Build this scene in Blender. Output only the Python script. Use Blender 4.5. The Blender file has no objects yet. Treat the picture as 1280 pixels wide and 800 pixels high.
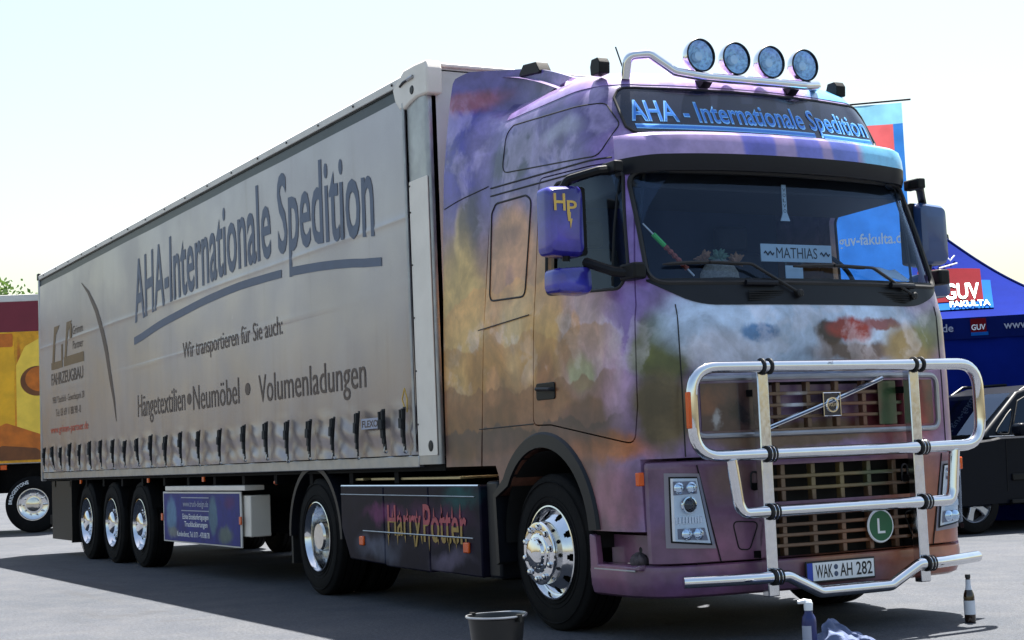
import bpy, bmesh, math, random
from math import radians, sin, cos, pi, sqrt
from mathutils import Vector, Matrix
random.seed(7)
scn = bpy.context.scene
col = scn.collection

# ------------------------------------------------------------------ camera
cam_d = bpy.data.cameras.new('camera'); cam = bpy.data.objects.new('camera', cam_d); col.objects.link(cam)
cam_d.sensor_width = 36.0; cam_d.lens = 2010.34 / 1280 * 36; cam_d.clip_start = .1; cam_d.clip_end = 3000
RGT = Vector((0.47165011, 0.88081079, -0.04145502)); UPV = Vector((0.09330121, -0.00310116, 0.9956331)); FWD = Vector((-0.87683582, 0.47345826, 0.08364337))
cm = Matrix((RGT, UPV, -FWD)).transposed().to_4x4(); cm.translation = (9.16445, -6.36089, 1.14273)
cam.matrix_world = cm
scn.camera = cam

# ------------------------------------------------------------------ sky, sun, exposure
SUN_TO = Vector((-.28, .285, 1.0)).normalized()          # direction towards the sun
elev = math.asin(SUN_TO.z); azim = math.atan2(SUN_TO.x, SUN_TO.y)
w = bpy.data.worlds.new('World'); scn.world = w; w.use_nodes = True
nt = w.node_tree; bg = nt.nodes['Background']
sk = nt.nodes.new('ShaderNodeTexSky'); sk.sky_type = 'NISHITA'; sk.sun_disc = False
sk.sun_elevation = elev; sk.sun_rotation = azim; sk.air_density = 1.65; sk.dust_density = 2.3; sk.ozone_density = 0.5
nt.links.new(sk.outputs[0], bg.inputs[0]); bg.inputs[1].default_value = 0.053
sd = bpy.data.lights.new('sun', 'SUN'); so = bpy.data.objects.new('sun', sd); col.objects.link(so)
sd.energy = 5.0; sd.angle = radians(.53); sd.color = (1.0, .96, .88)
so.rotation_euler = SUN_TO.to_track_quat('Z', 'Y').to_euler(); so.location = (0, 0, 30)
vs = scn.view_settings; vs.view_transform = 'Standard'; vs.look = 'None'; vs.gamma = 1.0; vs.use_curve_mapping = False
vs.exposure = 1.9

# ------------------------------------------------------------------ materials
def lin(r, g, b):
    f = lambda c: (c/255/12.92) if c/255 <= .04045 else ((c/255+.055)/1.055)**2.4
    return (f(r), f(g), f(b), 1.0)
MATS = {}
class NT:
    def __init__(s, m): s.t = m.node_tree; s.L = s.t.links
    def n(s, typ, **kw):
        nd = s.t.nodes.new(typ)
        for k, v in kw.items(): setattr(nd, k, v)
        return nd
    def put(s, sock, v):
        if hasattr(v, 'is_output') or isinstance(v, bpy.types.NodeSocket): s.L.new(v, sock)
        else: sock.default_value = v
    def math(s, op, a, b=0.0, clamp=False):
        nd = s.n('ShaderNodeMath', operation=op, use_clamp=clamp); s.put(nd.inputs[0], a); s.put(nd.inputs[1], b); return nd.outputs[0]
    def mix(s, fac, a, b, blend='MIX'):
        nd = s.n('ShaderNodeMix', data_type='RGBA', blend_type=blend); s.put(nd.inputs[0], fac); s.put(nd.inputs[6], a); s.put(nd.inputs[7], b); return nd.outputs[2]
    def noise(s, vec, scale, detail=4, rough=.55, dist=0):
        nd = s.n('ShaderNodeTexNoise'); s.put(nd.inputs['Vector'], vec); nd.inputs['Scale'].default_value = scale
        nd.inputs['Detail'].default_value = detail; nd.inputs['Roughness'].default_value = rough; nd.inputs['Distortion'].default_value = dist; return nd.outputs
    def ramp(s, fac, lo, hi, a=0.0, b=1.0):
        nd = s.n('ShaderNodeMapRange', interpolation_type='SMOOTHSTEP'); s.put(nd.inputs[0], fac)
        for i, v in ((1, lo), (2, hi), (3, a), (4, b)): s.put(nd.inputs[i], v)
        return nd.outputs[0]
def base(name):
    m = bpy.data.materials.new(name); m.use_nodes = True; MATS[name] = m
    return m, NT(m), m.node_tree.nodes['Principled BSDF']
def mat(name, c, rough=.5, metal=0.0, var=.12, scale=6.0, bump=0.0, bscale=60.0, coat=0.0, dirt=0.0, spec=.5, rvar=.0):
    m, t, p = base(name)
    co = t.n('ShaderNodeTexCoord').outputs['Object']
    cc = c if len(c) == 4 else lin(*c)
    colr = cc
    if var > 0:
        nz = t.noise(co, scale, 5)[0]
        f = t.ramp(nz, .3, .7, 1-var, 1+var)
        colr = t.mix(1.0, cc, f, 'MULTIPLY')
    if dirt > 0:
        nz = t.noise(co, scale*.6, 6, .65)[0]
        colr = t.mix(t.ramp(nz, .48, .75, 0, dirt), colr, lin(92, 84, 74))
    t.put(p.inputs['Base Color'], colr)
    p.inputs['Metallic'].default_value = metal; p.inputs['Specular IOR Level'].default_value = spec
    if rvar > 0:
        t.put(p.inputs['Roughness'], t.ramp(t.noise(co, scale*1.7, 5)[0], .3, .7, max(.02, rough-rvar), rough+rvar))
    else: p.inputs['Roughness'].default_value = rough
    p.inputs['Coat Weight'].default_value = coat; p.inputs['Coat Roughness'].default_value = .04
    if bump > 0:
        b = t.n('ShaderNodeBump'); b.inputs['Strength'].default_value = bump; b.inputs['Distance'].default_value = .01
        t.put(b.inputs['Height'], t.noise(co, bscale, 4)[0]); t.put(p.inputs['Normal'], b.outputs[0])
    return m
def glass(name, tint=(.75, .85, .95), rough=.0, ior=1.5, clear=.9):
    m, t, p = base(name)
    out = m.node_tree.nodes['Material Output']; m.node_tree.nodes.remove(p)
    tr = t.n('ShaderNodeBsdfTransparent'); tr.inputs[0].default_value = tuple(clear*x for x in tint)+(1,)
    gl = t.n('ShaderNodeBsdfGlossy'); gl.inputs['Roughness'].default_value = .01 + rough; gl.inputs[0].default_value = (.55, .68, .9, 1)
    lw = t.n('ShaderNodeLayerWeight'); lw.inputs[0].default_value = .5; f0 = ((ior-1)/(ior+1))**2
    fr = t.math('ADD', t.math('MULTIPLY', t.math('POWER', lw.outputs['Facing'], 5.0), 1-f0), f0)
    mx = t.n('ShaderNodeMixShader'); t.L.new(fr, mx.inputs[0]); t.L.new(tr.outputs[0], mx.inputs[1]); t.L.new(gl.outputs[0], mx.inputs[2])
    t.L.new(mx.outputs[0], out.inputs[0]); return m
def sat(c, k=1.0, v=1.0):
    m_ = sum(c)/3; return tuple(max(0, min(255, (m_+(x-m_)*k)*v)) for x in c)
def blobs_mat(name, ground, blobs, rough=.28, coat=.6, warp=.35, wscale=1.6, fine=.15, gradient=None, cloud=.12, ridges=(), cumulus=()):
    """airbrushed paint: soft ellipsoid colour clouds in object space, edges broken by noise"""
    m, t, p = base(name)
    co = t.n('ShaderNodeTexCoord').outputs['Object']
    nz = t.noise(co, wscale, 5, .6)[1]
    sub = t.n('ShaderNodeVectorMath', operation='SUBTRACT'); t.put(sub.inputs[0], nz); sub.inputs[1].default_value = (.5, .5, .5)
    sc_ = t.n('ShaderNodeVectorMath', operation='SCALE'); t.L.new(sub.outputs[0], sc_.inputs[0]); sc_.inputs[3].default_value = warp
    ad = t.n('ShaderNodeVectorMath', operation='ADD'); t.L.new(co, ad.inputs[0]); t.L.new(sc_.outputs[0], ad.inputs[1])
    P = ad.outputs[0]
    c = lin(*ground)
    if gradient:      # (vector axis weights, lo, hi, colour)
        for ax, lo, hi, g in gradient:
            d = t.n('ShaderNodeVectorMath', operation='DOT_PRODUCT'); t.L.new(P, d.inputs[0]); d.inputs[1].default_value = ax
            c = t.mix(t.ramp(d.outputs['Value'], lo, hi), c, lin(*g))
    for (ctr, rad, rgb, soft, op) in blobs:
        s1 = t.n('ShaderNodeVectorMath', operation='SUBTRACT'); t.L.new(P, s1.inputs[0]); s1.inputs[1].default_value = ctr
        s2 = t.n('ShaderNodeVectorMath', operation='DIVIDE'); t.L.new(s1.outputs[0], s2.inputs[0]); s2.inputs[1].default_value = rad
        s3 = t.n('ShaderNodeVectorMath', operation='LENGTH'); t.L.new(s2.outputs[0], s3.inputs[0])
        c = t.mix(t.ramp(s3.outputs['Value'], 1.0-soft, 1.0, op, 0.0), c, lin(*rgb))
    if ridges or cumulus:
        sx = t.n('ShaderNodeSeparateXYZ'); t.L.new(co, sx.inputs[0]); zz = sx.outputs[2]
        fl = t.n('ShaderNodeCombineXYZ'); t.L.new(sx.outputs[0], fl.inputs[0]); t.L.new(sx.outputs[1], fl.inputs[1])
    for (zlo, zhi, sc3, rgb, op, seed) in cumulus:      # billowing cloud banks with a bright crisp crown
        of = t.n('ShaderNodeVectorMath', operation='ADD'); t.L.new(co, of.inputs[0]); of.inputs[1].default_value = (seed, seed*.7, seed*1.3)
        n1 = t.noise(of.outputs[0], sc3, 6, .55, .3)[0]
        band = t.math('MULTIPLY', t.ramp(zz, zlo-.12, zlo+.12), t.ramp(zz, zhi+.12, zhi-.12))
        c = t.mix(t.math('MULTIPLY', t.math('MULTIPLY', t.ramp(n1, .50, .60), t.ramp(n1, .80, .56, .25, 1.0)), t.math('MULTIPLY', band, op)), c, lin(*rgb))
    for (zb, amp, sc3, rgb, op, deep, seed) in ridges:
        of = t.n('ShaderNodeVectorMath', operation='ADD'); t.L.new(fl.outputs[0], of.inputs[0]); of.inputs[1].default_value = (seed, 0, 0)
        n1 = t.noise(of.outputs[0], sc3, 5, .5)[0]
        h = t.math('SUBTRACT', t.math('ADD', t.math('MULTIPLY', t.math('SUBTRACT', n1, .5), amp*2), zb), zz)     # metres below the crest
        fac = t.math('MULTIPLY', t.ramp(h, -.008, .012), t.ramp(h, .02, deep, op, op*.12))
        fac = t.math('MULTIPLY', fac, t.ramp(sx.outputs[0], 1.12, .75))      # the hills stay on the side, the front keeps its sky
        c = t.mix(fac, c, lin(*rgb))
    f = t.math('MULTIPLY', t.ramp(t.noise(co, 9, 6, .6)[0], .3, .7, 1-fine, 1+fine), t.ramp(t.noise(P, 2.6, 7, .62, .8)[0], .28, .72, 1-cloud, 1+cloud))
    c = t.mix(1.0, c, f, 'MULTIPLY')
    t.put(p.inputs['Base Color'], c); p.inputs['Roughness'].default_value = rough
    p.inputs['Coat Weight'].default_value = coat; p.inputs['Coat Roughness'].default_value = .05
    return m

mat('chrome', (.74, .75, .77, 1), .05, 1.0, var=.03, rvar=.02, scale=14)
mat('polished', (.72, .73, .75, 1), .14, 1.0, var=.06, rvar=.05, scale=20)
mat('tyre', (10, 10, 12), .85, var=.2, bump=.3, bscale=90, dirt=.05, spec=.2)
mat('black_plastic', (8, 9, 12), .5, var=.15, bump=.1, bscale=200, spec=.25)
mat('black_gap', (4, 4, 5), .8, var=0)
mat('chassis', (6, 6, 8), .8, var=.25, dirt=.05, spec=.15)
mat('dark_trim', (14, 17, 25), .45, var=.1, spec=.3)
mat('rubber', (14, 14, 16), .6, var=.1)
mat('white_paint', (205, 203, 200), .4, var=.05, dirt=.18, scale=3)
mat('white_plate', (222, 214, 204), .45, var=.04, dirt=.10, scale=4)
mat('alu', (160, 162, 166), .38, .85, var=.08, rvar=.08)
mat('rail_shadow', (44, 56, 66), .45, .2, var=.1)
mat('tarp_black', (34, 40, 44), .5, var=.1)
mat('strap', (16, 20, 24), .7, var=.2)
mat('amber', (214, 84, 12), .25, var=.05)
mat('red_lens', (170, 22, 18), .25, var=.05)
mat('print_blue', (62, 78, 106), .5, var=.06)
mat('print_brown', (66, 48, 46), .5, var=.06)
mat('print_gold', (104, 78, 46), .5, var=.06)
mat('print_red', (190, 74, 54), .5, var=.06)
mat('print_white', (225, 228, 232), .5, var=.03)
mat('print_silver', (150, 156, 176), .5, var=.03)
mat('print_black', (16, 17, 20), .5, var=.03)
mat('sign_navy', (14, 22, 44), .22, var=.1, coat=.4)
mat('sign_blue', (44, 122, 214), .35, var=.03)
mat('sign_light', (124, 190, 246), .35, var=.03)
mat('plate_blue', (26, 62, 170), .4, var=.03)
mat('interior', (34, 44, 62), .7, var=.15)
mat('interior_dark', (12, 15, 21), .7, var=.15)
mat('curtain_cloth', (40, 54, 84), .85, var=.15, scale=3)
mat('gold', (214, 176, 84), .35, var=.08)
mat('green_sticker', (22, 92, 58), .45, var=.06)
mat('beer_glass', (34, 18, 8), .08, var=.1, coat=.5)
mat('paper_label', (200, 204, 214), .6, var=.08)
mat('blue_plastic', (22, 34, 92), .35, var=.08)
mat('cap_white', (214, 218, 224), .4, var=.04)
mat('rag', (88, 100, 132), .9, var=.18, scale=12, bump=.6, bscale=60)
mat('bucket_plastic', (10, 12, 15), .4, var=.12, dirt=.1)
mat('suv_paint', (7, 13, 24), .35, var=.05, coat=.0, spec=.12)
mat('suv_rim', (178, 182, 190), .3, .8, var=.05)
mat('tent_blue', (9, 30, 112), .9, var=.10, scale=2, bump=.35, bscale=5, spec=.05)
mat('tent_navy', (12, 26, 84), .9, var=.10, scale=2, bump=.3, bscale=5, spec=.05)
mat('tent_red', (96, 18, 28), .9, var=.06, spec=.05)
mat('tent_sky', (20, 84, 160), .9, var=.05, spec=.05)
mat('pole_grey', (96, 100, 106), .4, .6, var=.08)
mat('maroon', (112, 22, 44), .5, var=.10, scale=1.2)
mat('lamp_body', (150, 152, 156), .2, .9, var=.05)
mat('green_grip', (70, 190, 90), .4, var=.05)  # plain green colour of the stick's grip
mat('plush_brown', (150, 112, 86), .95, var=.25, scale=30, bump=.6, bscale=120)
mat('plush_green', (92, 120, 104), .95, var=.3, scale=30, bump=.6, bscale=120)
mat('plush_grey', (132, 128, 122), .95, var=.25, scale=60, bump=.6, bscale=160)
mat('stick_red', (140, 62, 46), .5, var=.3, scale=60)
mat('step_cloth', (74, 66, 70), .95, var=.3, scale=30, bump=.6, bscale=120)
mat('card', (170, 190, 206), .6, var=.05)
mat('bark', (52, 40, 30), .9, var=.25, scale=3, bump=.5, bscale=12)
mat('hubcap', (.62, .6, .55, 1), .12, 1.0, var=.08, scale=25)
mat('tread_plate', (176, 160, 120), .45, .5, var=.12, scale=40)
mat('reflector', (.85, .87, .9, 1), .09, 1.0, var=.03)
mat('lamp_silver', (224, 226, 232), .3, .2, var=.05)
mat('bezel', (132, 128, 140), .4, .3, var=.05)
glass('windscreen_glass', (.80, .90, 1.0), clear=.95, ior=1.5)
glass('side_glass', (.80, .90, 1.0), clear=.95, ior=1.5)
glass('lens_glass', (.80, .9, 1.0), clear=.95, ior=1.45)
glass('blue_lens', (.72, .88, 1.0), clear=1.0, ior=1.5); mat('lamp_bowl_blue', (222, 238, 255), .4, .2, var=.3, scale=45)
glass('suv_glass', (.3, .36, .42), clear=.5, ior=1.6)

def leaf_mat(name, a, b):
    m, t, p = base(name)
    oi = t.n('ShaderNodeTexCoord').outputs['Object']
    f = t.ramp(t.noise(oi, .9, 3)[0], .3, .7)
    c = t.mix(f, lin(*a), lin(*b)); t.put(p.inputs['Base Color'], c); p.inputs['Roughness'].default_value = .6
    out = m.node_tree.nodes['Material Output']; tl = t.n('ShaderNodeBsdfTranslucent'); t.put(tl.inputs[0], c)
    mx = t.n('ShaderNodeMixShader'); mx.inputs[0].default_value = .35; t.L.new(p.outputs[0], mx.inputs[1]); t.L.new(tl.outputs[0], mx.inputs[2]); t.L.new(mx.outputs[0], out.inputs[0])
leaf_mat('leaves', (52, 82, 34), (92, 118, 56))

def cloth_mat(name, c, blobs=()):
    m, t, p = base(name)
    co = t.n('ShaderNodeTexCoord').outputs['Object']
    cc = t.mix(1.0, lin(*c), t.ramp(t.noise(co, 3, 4)[0], .3, .7, .85, 1.15), 'MULTIPLY')
    t.put(p.inputs['Base Color'], cc); p.inputs['Roughness'].default_value = .8
    out = m.node_tree.nodes['Material Output']; tl = t.n('ShaderNodeBsdfTranslucent'); t.put(tl.inputs[0], cc)
    mx = t.n('ShaderNodeMixShader'); mx.inputs[0].default_value = .45; t.L.new(p.outputs[0], mx.inputs[1]); t.L.new(tl.outputs[0], mx.inputs[2]); t.L.new(mx.outputs[0], out.inputs[0])
cloth_mat('flag_blue', (52, 116, 190)); cloth_mat('flag_cyan', (130, 190, 215)); cloth_mat('flag_red', (205, 96, 100)); cloth_mat('flag_white', (240, 244, 248))

def asphalt():
    m, t, p = base('asphalt')
    co = t.n('ShaderNodeTexCoord').outputs['Object']
    big = t.noise(co, .22, 5, .6)[0]; mid = t.noise(co, 2.5, 5, .6)[0]; fin = t.noise(co, 130, 3, .7)[0]
    c = t.mix(t.ramp(big, .3, .7), lin(54, 59, 68), lin(68, 71, 79))
    c = t.mix(t.ramp(mid, .35, .7, 0, .35), c, lin(86, 86, 89))
    c = t.mix(1.0, c, t.ramp(fin, .3, .72, .55, 1.45), 'MULTIPLY')
    c = t.mix(1.0, c, t.ramp(t.noise(co, 38, 3, .7)[0], .3, .7, .70, 1.30), 'MULTIPLY')
    ck = t.n('ShaderNodeTexVoronoi', feature='DISTANCE_TO_EDGE'); ad_ = t.n('ShaderNodeVectorMath', operation='ADD'); t.L.new(co, ad_.inputs[0]); sc2 = t.n('ShaderNodeVectorMath', operation='SCALE'); t.L.new(t.noise(co, .8, 5)[1], sc2.inputs[0]); sc2.inputs[3].default_value = 2.2; t.L.new(sc2.outputs[0], ad_.inputs[1]); t.L.new(ad_.outputs[0], ck.inputs['Vector']); ck.inputs['Scale'].default_value = .16
    c = t.mix(t.math('MULTIPLY', t.ramp(ck.outputs['Distance'], .0, .0028, .7, 0), t.ramp(t.noise(co, .3, 2)[0], .45, .6)), c, lin(30, 30, 32))
    vo = t.n('ShaderNodeTexVoronoi', feature='F1'); t.put(vo.inputs['Vector'], co); vo.inputs['Scale'].default_value = 95
    c = t.mix(t.ramp(vo.outputs['Distance'], .1, .3, .3, 0), c, lin(136, 134, 130))
    # oil spots and tyre dust with a shape of their own
    st = t.noise(co, .9, 6, .65, .4)[0]
    c = t.mix(t.ramp(st, .62, .70, 0, .5), c, lin(48, 48, 51))
    mpx = t.n('ShaderNodeMapping'); t.L.new(co, mpx.inputs[0]); mpx.inputs['Rotation'].default_value = (0, 0, .35); mpx.inputs['Scale'].default_value = (.12, 1.6, 1)
    c = t.mix(t.ramp(t.noise(mpx.outputs[0], 1.0, 5, .6)[0], .56, .68, 0, .4), c, lin(50, 50, 53))
    t.put(p.inputs['Base Color'], c); p.inputs['Roughness'].default_value = .85; p.inputs['Specular IOR Level'].default_value = .3
    b = t.n('ShaderNodeBump'); b.inputs['Strength'].default_value = .5; b.inputs['Distance'].default_value = .006
    t.put(b.inputs['Height'], t.math('ADD', fin, t.math('MULTIPLY', vo.outputs['Distance'], -.8))); t.put(p.inputs['Normal'], b.outputs[0])
asphalt()

def curtain_mat():
    m, t, p = base('curtain_silver')
    co = t.n('ShaderNodeTexCoord').outputs['Object']
    c = t.mix(t.ramp(t.noise(co, .35, 4)[0], .3, .7), lin(150, 147, 154), lin(166, 163, 171))
    mp = t.n('ShaderNodeMapping'); t.L.new(co, mp.inputs[0]); mp.inputs['Scale'].default_value = (3.0, 1, .25)
    st = t.noise(mp.outputs[0], 2.2, 6, .6)[0]
    c = t.mix(t.ramp(st, .52, .8, 0, .22), c, lin(120, 112, 104))
    sp = t.noise(co, 260, 2, .7)[0]
    sf_ = t.noise(co, 7, 3, .5)[0]; c = t.mix(t.ramp(sf_, .73, .78, 0, .5), c, lin(212, 212, 216))
    lo_ = t.n('ShaderNodeSeparateXYZ'); t.L.new(co, lo_.inputs[0]); rd = t.math('MULTIPLY', t.ramp(lo_.outputs[2], 2.6, 1.15), t.ramp(t.noise(mp.outputs[0], 1.1, 6, .65)[0], .25, .75, .25, .75)); c = t.mix(rd, c, lin(134, 116, 106))
    c = t.mix(1.0, c, t.ramp(sp, .3, .7, .9, 1.1), 'MULTIPLY')
    t.put(p.inputs['Base Color'], c); p.inputs['Metallic'].default_value = .55
    t.put(p.inputs['Roughness'], t.ramp(t.noise(co, 1.5, 4)[0], .3, .7, .30, .40))
    b = t.n('ShaderNodeBump'); b.inputs['Strength'].default_value = .10; b.inputs['Distance'].default_value = .01
    mp2 = t.n('ShaderNodeMapping'); t.L.new(co, mp2.inputs[0]); mp2.inputs['Scale'].default_value = (.6, 1, 1.6)
    t.put(b.inputs['Height'], t.noise(mp2.outputs[0], 2.0, 4)[0]); t.put(p.inputs['Normal'], b.outputs[0])
curtain_mat()

Yr = -1.25
MUR = [ ((.95, Yr, 2.3), (.75, .7, 1.0), (146, 124, 182), .55, .95), ((1.3, -.95, 1.6), (.35, .45, .7), (128, 112, 140), .6, .85),
  # generic cloud-and-gold airbrush: centre, radii, colour, softness, opacity
 ((-1.05, Yr, 2.45), (.16, .4, .7), (240, 214, 164), .8, .8), ((-.3, Yr, 2.0), (.22, .4, .45), (244, 220, 176), .8, .75), ((.95, Yr, 1.62), (.14, .4, .35), (222, 206, 226), .8, .8),
 ((-1.2, Yr, 3.35), (.55, .6, .55), (84, 78, 158), .6, .9), ((-1.0, Yr, 3.68), (.5, .6, .12), (150, 96, 116), .9, .8),
 ((-.75, Yr, 3.35), (.28, .6, .35), (150, 138, 186), .8, .7), ((.35, Yr, 3.3), (.9, .5, .28), (104, 92, 138), .6, .8),
 ((.35, Yr, 3.62), (1.0, .5, .14), (176, 152, 190), .8, .9), ((.3, Yr, 3.22), (.38, .4, .10), (196, 196, 214), .9, .55),
 ((-.35, Yr, 3.18), (.42, .5, .24), (58, 62, 84), .6, .8), ((-.95, Yr, 2.75), (.20, .5, .35), (66, 66, 78), .6, .75),
 ((-1.1, Yr, 2.1), (.45, .5, .75), (206, 176, 124), .7, 1.0), ((-.35, Yr, 2.35), (.42, .5, .62), (198, 152, 122), .55, 1.0),
 ((-.25, Yr, 2.05), (.35, .5, .30), (214, 190, 150), .7, .9), ((.05, Yr, 1.85), (.35, .5, .40), (190, 154, 96), .7, .9),
 ((-.4, Yr, 2.62), (.30, .4, .10), (150, 112, 100), .9, .6), ((-.36, Yr, 2.3), (.10, .4, .16), (156, 116, 112), .9, .6),
 ((-.75, Yr, 1.7), (.40, .5, .30), (158, 118, 66), .8, .85), ((-.55, Yr, 1.45), (.32, .5, .25), (78, 56, 46), .7, .9),
 ((-1.15, Yr, 1.3), (.35, .5, .35), (92, 66, 46), .8, .9), ((-.62, Yr, 1.62), (.14, .4, .18), (196, 148, 112), .7, .75),
 ((-.6, Yr, 1.22), (.32, .5, .12), (44, 38, 52), .6, .8), ((.1, Yr, 1.62), (.2, .5, .28), (112, 62, 48), .8, .8),
 ((.58, Yr, 1.78), (.36, .5, .42), (214, 190, 204), .7, 1.0), ((.42, Yr, 1.82), (.16, .4, .30), (104, 70, 58), .8, .75), ((.5, Yr, 1.95), (.07, .4, .10), (216, 166, 134), .7, .7),
 ((.55, Yr, 1.62), (.20, .4, .16), (166, 178, 150), .7, .85), ((.6, Yr, 1.36), (.42, .5, .13), (54, 42, 60), .6, .9),
 ((.85, Yr, 1.16), (.5, .5, .13), (186, 118, 74), .8, .85), ((.9, Yr, .85), (.32, .5, .26), (146, 106, 132), .8, .9), ((.98, Yr, 1.5), (.22, .4, .30), (176, 150, 180), .8, .8),
 ((1.25, -1.1, 1.72), (.22, .24, .26), (86, 90, 50), .5, .9), ((1.25, -1.1, 1.35), (.25, .22, .30), (96, 84, 60), .7, .85),
 ((1.35, -.15, 1.86), (.4, 1.2, .34), (206, 222, 244), .5, 1.0), ((1.4, .1, 1.62), (.3, .9, .14), (150, 168, 190), .8, .6),
 ((1.4, -.72, 1.68), (.3, .35, .2), (206, 208, 222), .8, .8), ((1.4, -.48, 1.83), (.3, .15, .07), (92, 128, 166), .7, .85), ((1.4, .02, 1.79), (.3, .13, .10), (46, 30, 34), .5, .9), ((1.4, .2, 1.82), (.3, .24, .09), (134, 38, 30), .6, .9),
 ((1.4, .5, 1.86), (.3, .22, .05), (118, 40, 34), .7, .8), ((1.4, .25, 1.69), (.3, .5, .08), (84, 58, 44), .8, .8), ((1.4, .75, 1.72), (.35, .34, .2), (150, 130, 94), .7, .9), ((1.4, .95, 1.85), (.35, .25, .2), (110, 124, 84), .8, .6),
 ((1.4, -.2, 1.2), (.3, .9, .12), (112, 92, 70), .7, .8), ((1.4, .6, 1.3), (.3, .5, .3), (128, 58, 50), .8, .7),
]
blobs_mat('mural', (92, 84, 140), [(c, r, sat(k, 1.35, .86), so_*.7, min(1, op*1.15)) for c, r, k, so_, op in MUR], rough=.36, coat=.3, warp=.22, wscale=2.8, cloud=.34, cumulus=[(2.75, 3.7, 2.6, (176, 162, 204), .5, 3.0), (1.62, 2.1, 4.0, (226, 218, 228), .28, 11.0)], ridges=[(2.28, .30, 1.7, (204, 146, 84), .6, .45, 1.0), (1.92, .26, 2.3, (160, 106, 48), .62, .36, 7.0), (1.60, .20, 3.1, (112, 64, 36), .7, .32, 15.0), (1.33, .14, 4.5, (48, 34, 42), .8, .26, 23.0)], gradient=[((0, 0, 1), 2.95, 2.25, (168, 122, 74)), ((0, 0, 1), 1.85, 1.15, (96, 64, 62)), ((1, 0, 0), .45, 1.0, (128, 102, 140))])
blobs_mat('bumper_paint', (104, 74, 100), [
 ((1.3, -1.15, .8), (.3, .22, .2), (96, 72, 116), .8, .7), ((1.35, -.8, .5), (.3, .3, .3), (140, 84, 116), .8, .7), ((1.35, -.7, .95), (.4, .25, .2), (96, 70, 62), .8, .8),
 ((1.35, .7, .6), (.5, .65, .7), (156, 92, 62), .7, .95), ((1.35, 0, .5), (.5, .5, .3), (142, 92, 66), .8, .9), ((1.35, -.95, .35), (.4, .4, .12), (112, 78, 124), .8, .7), ((.8, -1.25, .5), (.3, .3, .25), (124, 72, 100), .8, .8)],
 rough=.4, coat=.3, warp=.3, wscale=3)
blobs_mat('grille_paint', (98, 74, 56), [((1.4, .5, 1.35), (.3, .16, .3), (38, 72, 42), .7, .9), ((1.4, .2, 1.3), (.3, .2, .3), (116, 68, 52), .8, .7), ((1.4, 0, .95), (.3, .5, .15), (112, 100, 62), .8, .8),
 ((1.4, .3, .58), (.3, .5, .15), (122, 78, 52), .8, .8), ((1.4, -.25, 1.42), (.2, .1, .1), (190, 200, 214), .8, .8), ((1.4, .35, .95), (.3, .2, .12), (50, 76, 48), .8, .8)], rough=.4, coat=.3, warp=.25, wscale=4)
blobs_mat('panel_paint', (70, 52, 50), [((1.4, -.85, 1.4), (.3, .12, .12), (120, 76, 56), .8, .8), ((1.4, -.65, 1.33), (.3, .12, .12), (26, 28, 34), .7, .9), ((1.4, -.8, 1.28), (.2, .06, .1), (170, 172, 176), .7, .7), ((1.4, .75, 1.38), (.3, .2, .3), (138, 58, 52), .8, .9)], rough=.25, coat=.6, warp=.3, wscale=5)
blobs_mat('visor_paint', (156, 134, 178), [((1.1, -.25, 3), (.8, .14, .5), (100, 98, 186), .25, 1), ((1.1, .13, 3), (.8, .12, .5), (104, 104, 190), .25, 1), ((1.1, .43, 3), (.8, .13, .5), (98, 110, 196), .25, 1),
 ((1.1, 1.12, 3), (.9, .58, .6), (112, 186, 222), .15, 1), ((1.1, -1.0, 3.0), (.6, .3, .3), (146, 126, 176), .8, .8)], rough=.3, coat=.6, warp=.08)
blobs_mat('skirt_paint', (22, 20, 36), [((-2.6, Yr, .72), (.5, .3, .10), (104, 52, 92), .8, .9), ((-1.6, Yr, .7), (.8, .3, .16), (72, 40, 70), .8, .9), ((-1.2, Yr, .85), (.4, .3, .12), (26, 76, 78), .8, .8), ((-2.7, Yr, .45), (.6, .3, .15), (84, 88, 104), .8, .8), ((-1.4, Yr, .4), (.5, .3, .12), (96, 88, 108), .8, .7)], rough=.45, coat=.0, warp=.35, wscale=3); MATS['skirt_paint'].node_tree.nodes['Principled BSDF'].inputs['Specular IOR Level'].default_value = .08
blobs_mat('mirror_paint', (48, 44, 138), [((.86, -1.5, 2.45), (.2, .2, .15), (76, 66, 176), .9, .8), ((.86, -1.45, 2.7), (.2, .15, .08), (40, 34, 108), .9, .8), ((.86, -1.45, 2.15), (.2, .2, .06), (62, 66, 176), .9, .9)], warp=.15, wscale=8, rough=.25)
blobs_mat('roof_paint', (150, 126, 184), [((.5, 1.0, 3.4), (1.2, .62, .6), (96, 170, 216), .4, 1), ((.6, -.62, 3.5), (.5, .08, .3), (98, 84, 150), .5, .9), ((.2, -.9, 3.6), (.9, .25, .2), (166, 140, 176), .8, .8)], warp=.12)
blobs_mat('advert_box', (214, 160, 32), [((0, 0, 0), (1, 1, 1), (214, 160, 32), .5, 0)], rough=.45, coat=.2, warp=.25)
blobs_mat('box_sign_art', (26, 38, 118), [((-8.55, -1.2, .62), (.24, .2, .26), (96, 138, 168), .5, .8), ((-8.5, -1.2, .45), (.26, .2, .08), (120, 124, 116), .6, .8), ((-7.05, -1.2, .65), (.17, .2, .24), (78, 112, 128), .4, .85), ((-6.65, -1.2, .45), (.30, .2, .12), (92, 108, 92), .6, .8), ((-6.5, -1.2, .78), (.25, .2, .1), (70, 26, 96), .8, .8)], rough=.5, coat=.0, warp=.10, wscale=8); MATS['box_sign_art'].node_tree.nodes['Principled BSDF'].inputs['Specular IOR Level'].default_value = .2

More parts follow.
